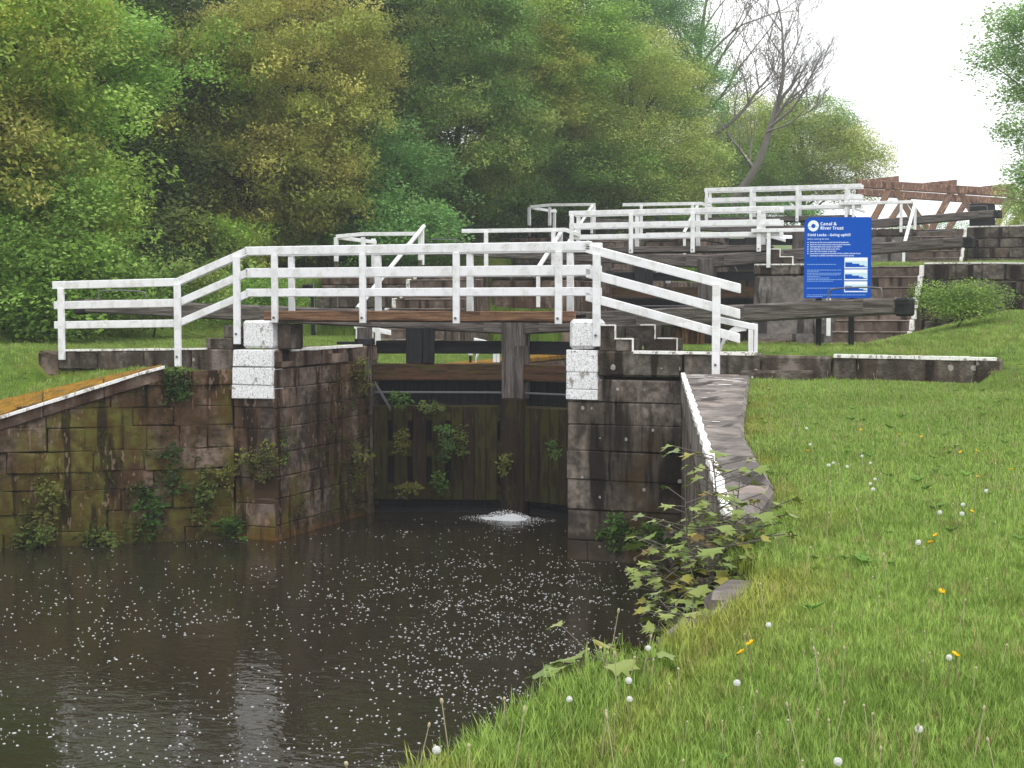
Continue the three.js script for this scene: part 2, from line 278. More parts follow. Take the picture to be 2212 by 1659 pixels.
const whiteEdge = (pts, w, h, seed) => { // an uneven painted line along an edge
  const rng = RNG(seed), gs = []; for (let i = 0; i < pts.length - 1; i++) { const a = new V3(...pts[i]), b = new V3(...pts[i + 1]), n = Math.max(1, Math.round(a.distanceTo(b) / .34)); for (let k = 0; k < n; k++) { const p = a.clone().lerp(b, k / n), q = a.clone().lerp(b, (k + 1.02) / n); gs.push(rail([p.x, p.y + (rng() - .5) * .003, p.z], [q.x, q.y + (rng() - .5) * .003, q.z], h * (.85 + .3 * rng()), w * (.85 + .3 * rng()), .003)); } }
  return merge(gs);
};

{ // left wing wall, splayed towards the photographer, its top sloping down
  const w = thing('wing_wall', 'mossy brown stone wing wall on the left bank sloping down to the water', 'wall', [0, 0, 0]);
  const A = [-3.2, 0], B = [-10.5, 5.607], L = Math.hypot(7.3, 5.607);
  const mat = wallMat(wallTex(L, 3.1, { w: 1536, h: 640, seed: 801, dark: rgb(58, 48, 40), light: rgb(128, 112, 100), pale: rgb(172, 140, 122), rust: rgb(72, 52, 30), moss: rgb(76, 60, 24), moss2: rgb(96, 98, 40), mossAmt: .06, mossLow: true, drip: true, line: rgb(70, 66, 24) }));
  const top = s => s < 1.14 ? 2.66 : wingTop(-3.2 - s * 7.3 / L) - .08;
  coursedWall(w, mat, A, B, -.15, top, { seed: 5, side: -1, courses: [.36, .3, .34, .28, .32], len: .62, depth: .3, proud: .07, jit: .035, r: .012, gap: .001 });
  // sloping coping slabs, thick with orange moss, white along the water edge
  const N = 9, ln = [[-4.05, .655], [-10.5, 5.607]], dirx = -7.3 / L, dirz = 5.607 / L, rng = RNG(9), edge = [];
  for (let i = 0; i < N; i++) {
    const c = []; for (let q = 0; q < 8; q++) { const t = (i + (q & 1 ? 1 - .006 : .006)) / N, x = lerp(ln[0][0], ln[1][0], t), z = lerp(ln[0][1], ln[1][1], t), bk = q & 4 ? -.05 : lerp(.35, 1.25, clamp(t * 2.2)); c.push(new V3(x + dirz * -bk * -1 * -1, wingTop(x) + (q & 2 ? .02 + (q & 4 ? 0 : .28 * clamp(t * 2.2)) : -.2), z + dirx * bk).add(new V3(0, (rng() - .5) * .012, 0))); }
    part(w, 'coping_slab', boxUV(block8(c, .02), i * .37), M.stoneBrown);
    const m = c.map((q, k) => { const o = c[k ^ 4]; const f = k & 4 ? .10 : 0; const p = q.clone().lerp(o, f); p.y = lerp(c[k | 2].y, c[(k | 2) ^ 4].y, f) + (k & 2 ? .022 : -.02); return p; });
    part(w, 'moss_layer', boxUV(block8(m, .012), i * .61, i * .3), M.mossSlab, 'thick layer of orange brown moss on the coping');
  }
  for (let i = 0; i <= 24; i++) { const t = i / 24, x = lerp(ln[0][0], ln[1][0], t), z = lerp(ln[0][1], ln[1][1], t); edge.push([x + .05, wingTop(x) + .012, z + .05]); }
  part(w, 'white_edge', whiteEdge(edge, .07, .05, 4), M.whiteLine, 'white painted edge along the sloping coping');
}
const lockWallTexL = wallTex(4, 3.2, { w: 768, h: 640, seed: 821, dark: rgb(58, 51, 46), light: rgb(120, 107, 98), pale: rgb(168, 138, 122), rust: rgb(78, 56, 38), moss: rgb(92, 66, 24), moss2: rgb(88, 92, 42), mossAmt: -.05, mossLow: true, drip: true, line: rgb(110, 72, 26) });
{ // left lock wall: pier front and the wall running in to the gate
  const w = thing('lock_wall', 'rust stained stone lock wall left of the nearest gates', 'wall', [0, 0, 0]);
  const mat = wallMat(lockWallTexL);
  coursedWall(w, mat, [-2.47, 0], [-3.2, 0], -.15, () => 2.69, { seed: 11, side: -1, courses: [.36, .36, .4, .42, .36, .34, .3, .3], len: .8, depth: .3, texL: 4 });
  coursedWall(w, mat, [-2.45, -3.7], [-2.45, 0], -.15, () => 2.69, { seed: 13, side: -1, courses: [.38, .42, .34, .38, .4, .3, .32, .3], len: .55, depth: .4, texL: 4 });
  const rng = RNG(17); let z = 0;
  for (const l of [.62, .9, 1.0, .78, .4]) { part(w, 'coping_stone', bar(-3.05, -2.44, 2.70, 2.99, z - l + .008, z - .008, .03, .008, rng), M.stoneBrown); z -= l; }
  part(w, 'white_edge', whiteEdge([[-2.47, 2.985, -.45], [-2.46, 2.985, -3.0]], .07, .05, 6), M.whiteLine);
  // the wall runs on behind the gate to the next lock
  for (let k = 0; k < 8; k++) part(w, 'coping_stone', bar(-3.0, -2.5, 2.36, 2.50, -3.72 - 1.35 * (k + 1) + .01, -3.72 - 1.35 * k, .03, .008, rng), M.mossSlab);
  part(w, 'chamber_wall', bar(-3.0, -2.52, -.6, 2.35, -14.6, -3.74, .01), M.stoneBrown);
}
{ // left bridge pier of whitewashed stones
  const w = thing('bridge_pier', 'flaking whitewashed stone pier under the left end of the nearest footbridge', 'pier', [-2.85, 2.2, 0]);
  const rng = RNG(23);
  part(w, 'upright_stone', bar(-.16, .36, .82, 1.25, -.5, .03, .035, .006, rng), M.paintStone);
  const ys = [.02, .24, .52, .80], xl = [-.36, -.35, -.33];
  for (let k = 0; k < 3; k++) part(w, 'painted_stone', bar(xl[k], .375, ys[k] + .003, ys[k + 1] - .003, -.28, .05 + .004 * k, .012, .008, rng), M.paintStone);
  part(w, 'dark_stone', bar(.37, .60, .80, 1.2, -.55, -.12, .02, .006, rng), M.stoneDark, 'dark stone beside the whitewashed upright');
}
{ // low wall on the left with two bridge steps
  const w = thing('low_wall', 'low dark stone wall with two steps left of the nearest footbridge', 'wall', [0, 0, 0]);
  const rng = RNG(31); let x = -3.22;
  for (const [l, dy] of [[.78, .02], [.9, 0], [.9, -.02], [.78, -.04]]) { part(w, 'stone', bar(x - l + .008, x - .008, 2.62, 2.985 + dy, -.38, -.01, .035, .008, rng), M.stoneDark); x -= l; }
  part(w, 'stone', bar(x - .42, x - .01, 2.5, 2.93, -.36, -.03, .045, .012, rng), M.stoneBrown);
  part(w, 'white_edge', whiteEdge([[-6.5, 2.945, -.03], [-4.2, 2.99, -.03], [-3.7, 3.0, -.03]], .06, .035, 8), M.whiteLine);
  part(w, 'step', bar(-3.72, -3.22, 2.99, 3.17, -.45, -.02, .015, .005, rng), M.stoneDark);
  part(w, 'step', bar(-3.40, -3.02, 3.18, 3.37, -.45, -.03, .015, .005, rng), M.stoneDark);
}
{ // right lock wall: the pier face that looks at us
  const w = thing('lock_wall', 'dark lichen spotted stone lock wall right of the nearest gates', 'wall', [0, 0, 0]);
  const mat = wallMat(wallTex(1.9, 3.1, { w: 640, h: 1024, seed: 841, dark: rgb(64, 58, 53), light: rgb(134, 124, 115), pale: rgb(158, 144, 132), rust: rgb(62, 54, 46), lichen: .06, line: rgb(62, 50, 34), moss: rgb(64, 50, 26), mossAmt: -.04, mossLow: true }));
  coursedWall(w, mat, [4.1, 0], [2.35, 0], -.15, () => 2.66, { seed: 41, side: -1, courses: [.44, .44, .44, .42, .38, .33, .33, .3], len: 1.0, depth: .35, jit: .016, proud: .04 });
  const rng = RNG(43);
  part(w, 'coping_stone', bar(2.80, 4.05, 2.68, 3.03, -.6, .02, .03, .008, rng), M.stoneLichen);
  part(w, 'coping_stone', bar(4.07, 5.14, 2.66, 3.02, -.6, .0, .03, .008, rng), M.stoneLichen);
  part(w, 'white_edge', whiteEdge([[3.35, 3.025, -.0], [5.1, 3.02, -.02]], .07, .045, 12), M.whiteLine);
  part(w, 'chamber_wall', bar(2.42, 3.1, -.6, 2.9, -14.6, -.4, .01), M.stoneBrown);
  // bridge steps with white edges
  part(w, 'step', bar(2.82, 3.07, 3.035, 3.40, -.5, -.01, .012), M.stoneDark); part(w, 'step', bar(3.07, 3.33, 3.035, 3.21, -.5, -.01, .012), M.stoneDark);
  part(w, 'white_edge', merge([rail([2.82, 3.405, .0], [3.07, 3.405, .0], .022, .03, .004), bar(3.058, 3.082, 3.2, 3.41, -.012, .012, .004), rail([3.06, 3.213, .0], [3.33, 3.213, .0], .022, .03, .004), bar(3.318, 3.342, 3.03, 3.22, -.012, .012, .004), rail([3.30, 3.405, -.5], [3.52, 3.405, -.5], .02, .02, .004), bar(3.51, 3.53, 3.2, 3.41, -.51, -.49, .004), rail([3.55, 3.213, -.5], [3.85, 3.213, -.5], .02, .02, .004), bar(3.84, 3.86, 3.03, 3.22, -.51, -.49, .004)]), M.whiteLine);
  part(w, 'step', bar(3.07, 3.52, 3.2, 3.40, -.85, -.51, .012), M.stoneDark); part(w, 'step', bar(3.35, 3.85, 3.035, 3.21, -.85, -.51, .012), M.stoneDark);
}
{
  const w = thing('bridge_pier', 'bright white painted stone pier under the right end of the nearest footbridge', 'pier', [2.58, 2.3, 0]);
  const rng = RNG(47);
  part(w, 'upright_stone', bar(-.19, .20, .76, 1.19, -.5, .05, .05, .01, rng), M.paintStone);
  const ys = [.03, .18, .43, .75]; for (let k = 0; k < 3; k++) part(w, 'painted_stone', bar(-.235, .235, ys[k] + .002, ys[k + 1] - .002, -.3, .045 + .004 * k, .01, .006, rng), M.paintStone);
}
{ // right wing wall: broad coping with a white edge, running towards us along the water
  const w = thing('wing_wall', 'stone wing wall with broad grey coping and white painted edge on the right bank', 'wall', [0, 0, 0]);
  const rng = RNG(53), cuts = [0.05, 1.6, 3.4, 5.0, 6.9, 8.4, 9.9, 11.3, 12.7], topY = z => 2.74 - .013 * z;
  for (let k = 0; k < cuts.length - 1; k++) {
    const c = []; for (let q = 0; q < 8; q++) { const z = q & 4 ? cuts[k + 1] - .01 : cuts[k] + .01, x = edgeR(z) + (q & 1 ? copeW(z) + .12 : -.02); c.push(new V3(x, topY(z) + (q & 2 ? -.01 * (q & 1 ? 1 : 0) : -.4) + (rng() - .5) * .015, z)); }
    part(w, 'coping_slab', boxUV(block8(c, .03), k * .7, k * .3), M.stonePath);
    const c2 = []; for (let q = 0; q < 8; q++) { const z = q & 4 ? cuts[k + 1] : cuts[k], x = edgeR(z) + (q & 1 ? .5 : 0); c2.push(new V3(x, q & 2 ? topY(z) - .41 : -.6, z)); }
    part(w, 'stone', boxUV(block8(c2, .03)), M.stoneDark);
  }
  const e = []; for (let z = .05; z < 12.7; z += .35) e.push([edgeR(z) + .01 + .012 * Math.sin(z * 9), topY(z) - .012, z]);
  part(w, 'white_edge', whiteEdge(e, .06, .045, 15), M.whiteLine);
  // flaked paint and pale worn patches on the coping
  const fl = []; for (let k = 0; k < 26; k++) { const z = .3 + 9 * rng() * rng(), x = edgeR(z) + .12 + rng() * (copeW(z) - .15), s = .02 + .05 * rng(); const g = new THREE.CircleGeometry(1, 7); g.rotateX(-Math.PI / 2); g.scale(s * (1 + rng()), 1, s); g.translate(x, topY(z) + .006 - .008 * (x - edgeR(z)) / .8, z); fl.push(g); }
  part(w, 'paint_flake', merge(fl), M.whiteLine).userData.kind = 'stuff';
}
{ // low wall running right from the bridge end
  const w = thing('low_wall', 'low dark stone wall with white topped edge running right across the lawn', 'wall', [0, 0, 0]);
  const rng = RNG(59); let x = 5.16;
  for (const l of [.96, .33, 1.55]) { part(w, 'stone', bar(x + .006, x + l - .006, 2.62 - .02, 3.0, -.42, -.015, .03, .008, rng), M.stoneDark); x += l; }
  part(w, 'stone', bar(x, 8.32, 2.58, 2.985, -.42, -.015, .03, .01, rng), M.stoneDark);
  part(w, 'stone', bar(6.5, 8.3, 2.3, 2.59, -.4, -.04, .02, .01, rng), M.stoneBrown);
  part(w, 'white_edge', whiteEdge([[6.15, 3.005, -.04], [6.5, 3.0, -.05], [8.25, 2.985, -.06]], .10, .05, 19), M.whiteLine);
  part(w, 'lower_step', bar(4.92, 5.9, 2.45, 2.80, -.02, .28, .03, .012, rng), M.stoneDark, 'mossy stone step at the foot of the wall');
}
{ // bank edge stones showing through the grass near us
  const w = thing('bank_edging', 'worn pink grey edging stones at the grassy water edge near the sapling', 'edging', [7.72, 2.38, 14.5]);
  const rng = RNG(61); let z = -.95; for (const l of [.42, .5, .4]) { const x = edgeR(14.5 + z) - 7.72; part(w, 'stone', bar(x - .02, x + .27, -.5, .03, z, z + l - .012, .03, .012, rng), M.stonePath); z += l; }
}

// ---------------------------------------------------------------- footbridges
function railingRun(root, pts, offs, hs) { // top rail and lower rails along bent line; pts are top-edge points
  for (let i = 0; i < pts.length - 1; i++) offs.forEach((o, k) => part(root, 'rail', rail([pts[i][0], pts[i][1] - o - hs[k] / 2, pts[i][2]], [pts[i + 1][0], pts[i + 1][1] - o - hs[k] / 2, pts[i + 1][2]], hs[k], k ? .05 : .11), M.white));
}
function post(root, x, y0, y1, z = .028, w = .1, d = .055) { const p = part(root, 'post', bar(x - w / 2, x + w / 2, y0, y1, z - d / 2, z + d / 2, .006, 0, null, true), M.white); return p; }
function bolt(p, x, y, z = .058) { part(p, 'bolt', disc(x, y, z, .02, .02), M.steelGrey); }
function bridge(label, base, kind) {
  const b = thing('footbridge', label, 'footbridge', base, undefined);
  const wood = kind === 0 ? M.woodBrown : M.wood;
  part(b, 'edge_plank', bar(-2.66, 2.46, 0, .155, -.075, -.012, .012), wood);
  for (const z of [-.31, -.545]) part(b, 'deck_plank', bar(-2.66, 2.46, .1, .15, z, z + .225, .008), M.wood);
  part(b, 'edge_plank', bar(-2.66, 2.46, -.02, .14, -.60, -.55, .012), M.wood);
  for (const z of [0, -.5]) {
    const front = z === 0;
    for (const x of [-2.44, -.92, .62, 2.22]) { const p = post(b, x, front ? -.03 : .1, 1.02, z + (front ? .018 : -.02)); if (front) bolt(p, x, .05); }
    railingRun(b, [[kind ? -2.52 : front ? -2.97 : -2.66, 1.155, z - .03], [2.7, 1.155, z - .03]], [0, .335, .655], [.135, .15, .125]);
  }
  return b;
}
const b1 = bridge('nearest white railed footbridge with stepped railings on both sides', [0, 3.45, 0], 0);
{
  const P = (x, y) => [x, y - 3.45, -.03];
  railingRun(b1, [P(-6.62, 4.085), P(-4.22, 4.125), P(-2.93, 4.60)], [0, .33, .66], [.13, .13, .125]);
  railingRun(b1, [P(2.62, 4.575), P(4.86, 3.985)], [0, .35, .69], [.13, .135, .13]);
  for (const [x, y0, y1] of [[-6.44, 2.79, 3.97], [-4.2, 2.71, 4.03], [-3.11, 3.08, 4.46], [2.80, 3.1, 4.42], [4.54, 2.70, 3.98]]) { const p = post(b1, x, y0 - 3.45, y1 - 3.45, .03, .11); if (x > -6) bolt(p, x, y0 - 3.45 + .16, .066); }
}
const b2 = bridge('middle white railed footbridge over the second lock gates', [0, 4.99, -14.7], 1);
const b3 = bridge('farthest and highest white railed footbridge over the third lock gates', [0, 6.51, -29.2], 1);
b2.scale.y = .9;
for (const b of [b2, b3]) {
  part(b, 'rail', rail([-5.4, .66, -.03], [-2.62, .64, -.03], .11, .09), M.white); part(b, 'rail', rail([-2.62, .64, -.03], [-2.25, .5, .02], .11, .09), M.white);
  for (const x of [-4.72, -2.92]) post(b, x, -.52, .62);
  part(b, 'rail', rail([2.05, .52, .05], [4.4, .52, .05], .1, .1), M.white); part(b, 'rail', rail([2.1, .49, .02], [2.75, .28, -.5], .09, .06), M.white);
  for (const x of [2.46, 3.98]) post(b, x, -.45, .5, .06, .09);
}

// handrails beside the steps and other small white woodwork
function stub(name, label, cat, f) { const t = thing(name, label, cat); f(t); return t; }
stub('handrail_end', 'short white post with curved brace on the low wall by the nearest bridge', 'handrail', t => {
  t.position.set(4.95, 3.02, -.3);
  part(t, 'post', bar(-.02, .05, 0, .42, -.05, .04, .006), M.white); part(t, 'post', bar(.06, .10, 0, .41, -.05, .03, .006), M.white);
  const gs = []; let pr = null; for (let k = 0; k <= 8; k++) { const a = k / 8 * Math.PI / 2, p = [-.42 + .36 * (1 - Math.cos(a)), .36 * Math.sin(a), 0]; if (pr) gs.push(rail(pr, p, .1, .06, .004)); pr = p; } part(t, 'curved_brace', merge(gs), M.white);
  part(t, 'rail', rail([-.45, .47, .02], [.08, .36, .02], .09, .05), M.white);
});
{ const h = scene.getObjectByName('handrail_end'); const p = at(1068, 790, 31); copyOf(h, 'white post and curved brace seen under the left balance beam through the nearest gates', [p.x, 2.5, p.z]); const q = at(1440, 612, 41); copyOf(h, 'small white post and curved brace beside the second lock seen below the nearest handrail', [q.x, q.y, q.z]); }
function handrail(label, a, b, feet) { return stub('handrail', label, 'handrail', t => { t.position.set(...a); const q = [b[0] - a[0], b[1] - a[1], b[2] - a[2]]; const g = tube([[0, 0, 0], [q[0] / 2, q[1] / 2, q[2] / 2], q], .055, 6, 8); part(t, 'rail', g, M.white); const s = new THREE.SphereGeometry(.058, 10, 8); s.translate(...q); part(t, 'rail_end', s, M.white); for (const k of feet) part(t, 'post', bar(q[0] * k - .04, q[0] * k + .04, q[1] * k - .95, q[1] * k, q[2] * k - .04, q[2] * k + .04, .006), M.white); }); }
handrail('bright white sloping handrail beside the left steps up to the second lock', [-6.62, 3.62, -11.2], [-6.55, 5.73, -14.9], [.04, .98]);
handrail('white sloping handrail beside the left steps up to the third lock', [-6.62, 5.15, -25.7], [-6.55, 7.2, -29.4], [.04, .98]);
handrail('white sloping handrail at the right steps behind the blue sign', [4.38, 3.95, -11.2], [4.4, 5.55, -14.6], [.03, .98]);
handrail('white sloping handrail at the right steps of the third lock', [4.42, 5.45, -25.7], [4.42, 7.05, -29.2], [.03, .98]);
handrail('short white sloping rail left of the middle footbridge', [-2.9, 4.55, -13.4], [-2.85, 5.55, -15.1], [.05, .97]);
handrail('short white sloping rail left of the farthest footbridge', [-2.9, 6.1, -27.9], [-2.85, 7.1, -29.6], [.05, .97]);
function cornerRail(label, pos) { return stub('corner_railing', label, 'railing', t => { t.position.set(...pos); const R = (a, b) => part(t, 'rail', rail(a, b, .1, .08), M.white); R([2.3, .82, 0], [.62, .84, 0]); R([.62, .84, 0], [-.1, .78, .15]); R([-.1, .76, .15], [.55, .66, -.9]); for (const [x, z, y0] of [[2.26, .01, .06], [.62, .01, .04], [-.1, .15, .05], [.5, -.85, -.2]]) { part(t, 'post', bar(x - .05, x + .05, y0 + .08, .76, z - .045, z + .045, .006), M.white); part(t, 'post_foot', bar(x - .045, x + .045, y0 - .3, y0 + .08, z - .04, z + .04, .006), M.wood); } }); }
cornerRail('white corner railing beside the left steps of the second lock', [-8.85, 4.72, -14.8]);
cornerRail('white corner railing beside the left steps of the third lock', [-8.75, 6.4, -29.4]);
stub('low_rail', 'small low white rail on the grass behind the nearest left heel post', 'railing', t => { const p = at(812, 752, 29); t.position.copy(p); part(t, 'rail', rail([-.42, .43, .1], [.28, .3, -.1], .1, .06), M.white); part(t, 'post', bar(.0, .09, -.1, .44, -.04, .04, .006), M.white); part(t, 'post', bar(-.38, -.33, -.1, .42, .06, .12, .006), M.white); });

// ---------------------------------------------------------------- lock gates
function gateLeaf(label, hinge, sg, slots, gear) {
  const t = thing('lock_gate', label, 'lock gate', hinge, undefined, sg * Math.atan2(.75, 2.45));
  const L = 2.54, X = (a, b) => sg > 0 ? [a, b] : [-b, -a], rng = RNG(71 + sg);
  const B = (n, x0, x1, y0, y1, z0, z1, m, rot, lab) => { const [a, b] = X(x0, x1); return part(t, n, bar(a, b, y0, y1, z0, z1, .012, .003, rng, rot), m, lab); };
  B('upstream_planking', .02, L - .02, -.5, 2.36, -.34, -.26, M.woodBlack, true);
  B('bottom_rail', .02, L - .18, .23, .52, -.18, .0, M.woodMoss); B('middle_rail', .02, L - .18, 1.0, 1.28, -.18, .0, M.woodMoss); B('planking_rail', .02, L - .18, 1.64, 1.92, -.18, .0, M.woodMoss);
  B('sill_beam', .02, L - .1, -.4, .1, -.24, -.12, M.woodBlack);
  let x = .04; let k = 0; while (x < L - .3) { const w = slots[k] ? .25 : .2, e = Math.min(x + w, L - .2); B('plank', x, e, .24, 1.905, -.03, .022 + .008 * rng(), k % 3 === 2 ? M.woodWet : M.woodMoss, true); x = e + (slots[k] ? .095 : .008); k++; }
  B('upper_rail', .02, L - .15, 2.37, 2.66, -.14, .04, M.woodRail); B('top_rail', .05, L - .15, 2.83, 3.06, -.34, -.2, M.woodBlack);
  part(t, 'tie_bar', rail([sg * .05, 2.15, -.02], [sg * (L - .2), 2.15, -.02], .035, .035), M.steelGrey);
  B('mitre_post', L - .22, L, 2.05, 3.42, -.16, .06, M.wood, true); B('wet_post', L - .24, L, -.4, 2.05, -.14, .09, M.woodWet, true);
  // rounded heel post with iron collar
  const hp = new THREE.CylinderGeometry(.135, .15, 3.9, 14); hp.translate(sg * -.12, 1.35, -.02); const hu = hp.attributes.uv; for (let i = 0; i < hu.count; i++) hu.setXY(i, hu.getY(i) * 3.9, hu.getX(i) * .9); part(t, 'heel_post', hp, M.wood);
  const co = new THREE.CylinderGeometry(.18, .19, .1, 16); co.translate(sg * -.12, 3.05, -.02); part(t, 'iron_collar', co, M.iron); B('anchor_strap', -.62, -.1, 3.0, 3.05, -.06, .02, M.iron);
  // balance beam, tapering outwards and rising
  const bl0 = gear ? 5.2 : 4.5; const c = []; for (let i = 0; i < 8; i++) { const out = !(i & 1), xx = out ? -bl0 : L + .04, y = out ? (i & 2 ? 3.81 : 3.56) : (i & 2 ? 3.52 : 3.17), hz = out ? .15 : .18; c.push(new V3(sg * xx, y, (i & 4 ? hz : -hz) - .16)); }
  const beam = part(t, 'balance_beam', boxUV(block8(c, .03)), M.wood);
  part(beam, 'end_block', boxUV(bar(sg * -(bl0 + .09) - .1, sg * -(bl0 + .09) + .1, 3.53, 3.80, -.32, -.01, .03)), M.woodBlack, 'dark end of the balance beam');
  part(beam, 'hand_bar', tube([[sg * -4.95, 3.8, -.1], [sg * -4.95, 3.93, -.1], [sg * -4.9, 3.95, -.1], [sg * -4.15, 3.93, -.1], [sg * -4.1, 3.9, -.1], [sg * -4.1, 3.76, -.1]], .014, 24, 6).translate(sg * (5.2 - bl0), 0, 0), M.steelGrey);
  if (gear) {
    B('paddle_post', .62, .92, 2.66, 3.3, -.22, .02, M.woodBlack, true); B('paddle_post', .93, 1.12, 2.66, 3.3, -.1, .06, M.woodBlack, true);
    part(t, 'strut', rail([sg * .08, 2.32, .1], [sg * .36, 1.86, .12], .08, .03), M.steelGrey);
  }
  return t;
}
const gl = gateLeaf('left leaf of the nearest mossy timber lock gates with its long balance beam', [-2.45, 0, -3.4], 1, [1, 1, 1, 1, 0, 0], true);
const gr = gateLeaf('right leaf of the nearest mossy timber lock gates with its long balance beam', [2.42, 0, -3.4], -1, [1, 0, 1, 0, 0, 0], false);
for (const [n, y, z] of [['second', 1.53, -14.7], ['third', 3.05, -29.2]]) {
  copyOf(gl, `left leaf of the ${n} lock's timber gates beyond the ${n === 'second' ? 'nearest' : 'middle'} footbridge`, [-2.45, y, -3.4 + z]);
  copyOf(gr, `right leaf of the ${n} lock's timber gates with its grey balance beam`, [2.42, y, -3.4 + z]);
}
stub('paddle_stand', 'weathered wooden paddle stand of split boards behind the right wall coping', 'paddle stand', t => { const p = at(1490, 760, 24.2); t.position.set(p.x, 2.9, p.z); const rng = RNG(83); for (let k = 0; k < 4; k++) part(t, 'board', bar(-.24 + .12 * k, -.13 + .12 * k, -.05, .5, -.05, .03 + .02 * rng(), .008, .004, rng, true), k % 2 ? M.woodBrown : M.woodRail); part(t, 'board', bar(-.30, .30, .38, .46, -.1, -.05, .008), M.wood); });
stub('winding_gear', 'small dark iron winding gear on a post left of the nearest lock', 'winding gear', t => { const p = at(668, 672, 28); t.position.copy(p); part(t, 'post', bar(.06, .12, -.45, .4, -.05, .05, .008), M.iron); part(t, 'gear_box', bar(-.1, .06, .3, .5, -.1, .1, .02), M.woodBlack); part(t, 'spindle', tube([[-.3, .42, 0], [-.1, .42, 0]], .025, 2, 6), M.iron); part(t, 'rod', tube([[.1, .55, .02], [.15, -.4, .02]], .014, 3, 5), M.steelGrey); });
stub('mooring_post', 'tiny pale topped mooring post on the grass behind the nearest gates', 'post', t => { const p = at(1016, 785, 31); t.position.set(p.x, p.y, p.z); part(t, 'shaft', disc(0, .05, 0, .03, .2, 'y'), M.iron); const s = new THREE.SphereGeometry(.055, 10, 8); s.scale(1, .8, 1); s.translate(0, .19, 0); part(t, 'cap', s, M.whiteLine); });

// ---------------------------------------------------------------- the two upper locks: piers, steps, curved walls
function upperWorks(n, y, z, lab) {
  const rng = RNG(90 + n), g = y, T = y + 1.55;   // g: lower ground, T: upper coping
  // right pier, a tall rendered face with lichen
  let w = thing('lock_pier', `tall grey stone pier face with pale lichen spots right of the ${lab} lock`, 'wall', [2.1, g, z]);
  { const c = []; for (let i = 0; i < 8; i++) c.push(new V3((i & 1 ? 2.24 : (i & 2 ? .02 : -.16)), i & 2 ? 1.36 : -2.6, i & 4 ? 0 : -3)); part(w, 'face', boxUV(block8(c, .03)), M.stoneLichenWide); }
  part(w, 'coping_stone', bar(0, 1.1, 1.37, 1.62, -2.9, .03, .04, .006, rng), M.stoneLichen); part(w, 'coping_stone', bar(1.11, 2.26, 1.37, 1.61, -2.9, .03, .04, .006, rng), M.stoneDark);
  part(w, 'white_edge', whiteEdge([[.02, 1.63, .0], [2.2, 1.62, .0]], .06, .035, 101 + n), M.whiteLine);
  for (const [x, yy, ww] of [[.3, 1.62, .5], [.62, 1.62, .5]]) part(w, 'step', bar(x, x + ww * .6, yy, yy + (x < .5 ? .36 : .18), -.55, -.05, .012), M.stoneDark);
  part(w, 'white_edge', merge([rail([.3, 2.0, -.04], [.62, 1.99, -.04], .025, .03, .004), bar(.6, .63, 1.8, 2.0, -.05, -.03, .004), rail([.62, 1.81, -.04], [.92, 1.81, -.04], .025, .03, .004), bar(.9, .93, 1.62, 1.82, -.05, -.03, .004)]), M.whiteLine);
  // steps right
  const flight = (nm, lb, x0, x1, edgeX) => { const s = thing(nm, lb, 'steps', [0, g, z + 3.4]); for (let k = 0; k < 8; k++) { const y0 = -.37 + .24 * k; const st = part(s, 'step', bar(x0, x1, -1.1, y0 + .21, -.42 * (k + 1), -.42 * k, .015, .004, rng), M.stoneStep); part(st, 'tread', bar(x0 - .005, x1 + .005, y0 + .212, y0 + .24, -.42 * (k + 1) - .05, -.42 * k + .02, .012, .003, rng), M.stoneTread); const e = bar(edgeX - .05, edgeX + .05, y0 + .01, y0 + .252, -.42 * k - .1, -.42 * k + .03, .012, .008, rng); part(st, 'white_edge', e, M.whiteLine); } return s; };
  flight('stone_steps', `broad dark stone steps with white painted edge right of the ${lab} lock`, 4.4, 6.0, 6.0);
  flight('stone_steps', `broad brown stone steps with white painted edge left of the ${lab} lock`, -6.5, -4.62, -6.5);
  // curved retaining wall on the right
  w = thing('retaining_wall', `curved dark stone retaining wall right of the ${lab} lock's steps`, 'wall', [0, g, z]);
  const cv = new THREE.CatmullRomCurve3([new V3(6.05, 0, .35), new V3(6.9, 0, .55), new V3(7.9, 0, 1.35), new V3(8.8, 0, 3.0), new V3(9.4, 0, 5.2)]);
  const N = 9, hh = [.36, .3, .32, .3, .3]; let yy = 1.60;
  for (let k = 0; k < hh.length; k++) { for (let i = 0; i < N; i++) { const o = k % 2 ? .5 : 0, a = clamp((i - o) / N), b = clamp((i + 1 - o) / N); if (b - a < .01) continue; const p = cv.getPointAt(a), q = cv.getPointAt(b), tp = cv.getTangentAt(a), tq = cv.getTangentAt(b), drop = u => -.32 * u * u, c = []; for (let j = 0; j < 8; j++) { const P = j & 1 ? q : p, tt = j & 1 ? tq : tp, u = j & 1 ? b : a; c.push(new V3(P.x, yy + drop(u) - (j & 2 ? .006 : hh[k] - .006), P.z).add(new V3(-tt.z, 0, tt.x).multiplyScalar(j & 4 ? (k ? 0 : .03) + rng() * .015 : -.45))); } part(w, k ? 'stone' : 'coping_stone', boxUV(block8(c, .025), i * .6, k * .4), k > 1 && (i * 7 + k) % 3 === 0 ? M.stoneBrown : M.stoneDark); } yy -= hh[k]; }
  const e = []; for (let i = 0; i <= 14; i++) { const u = i / 14, p = cv.getPointAt(u); e.push([p.x, 1.61 - .32 * u * u, p.z]); } part(w, 'white_edge', whiteEdge(e, .08, .035, 130 + n), M.whiteLine);
  // left pier and the wall left of the steps
  w = thing('lock_pier', `dark stone pier left of the ${lab} lock`, 'wall', [-2.45, g, z]);
  { const c = []; for (let i = 0; i < 8; i++) c.push(new V3((i & 1 ? (i & 2 ? -.02 : .1) : -2.14), i & 2 ? 1.30 : -2.6, i & 4 ? 0 : -3)); part(w, 'face', boxUV(block8(c, .03)), M.stoneBrown); }
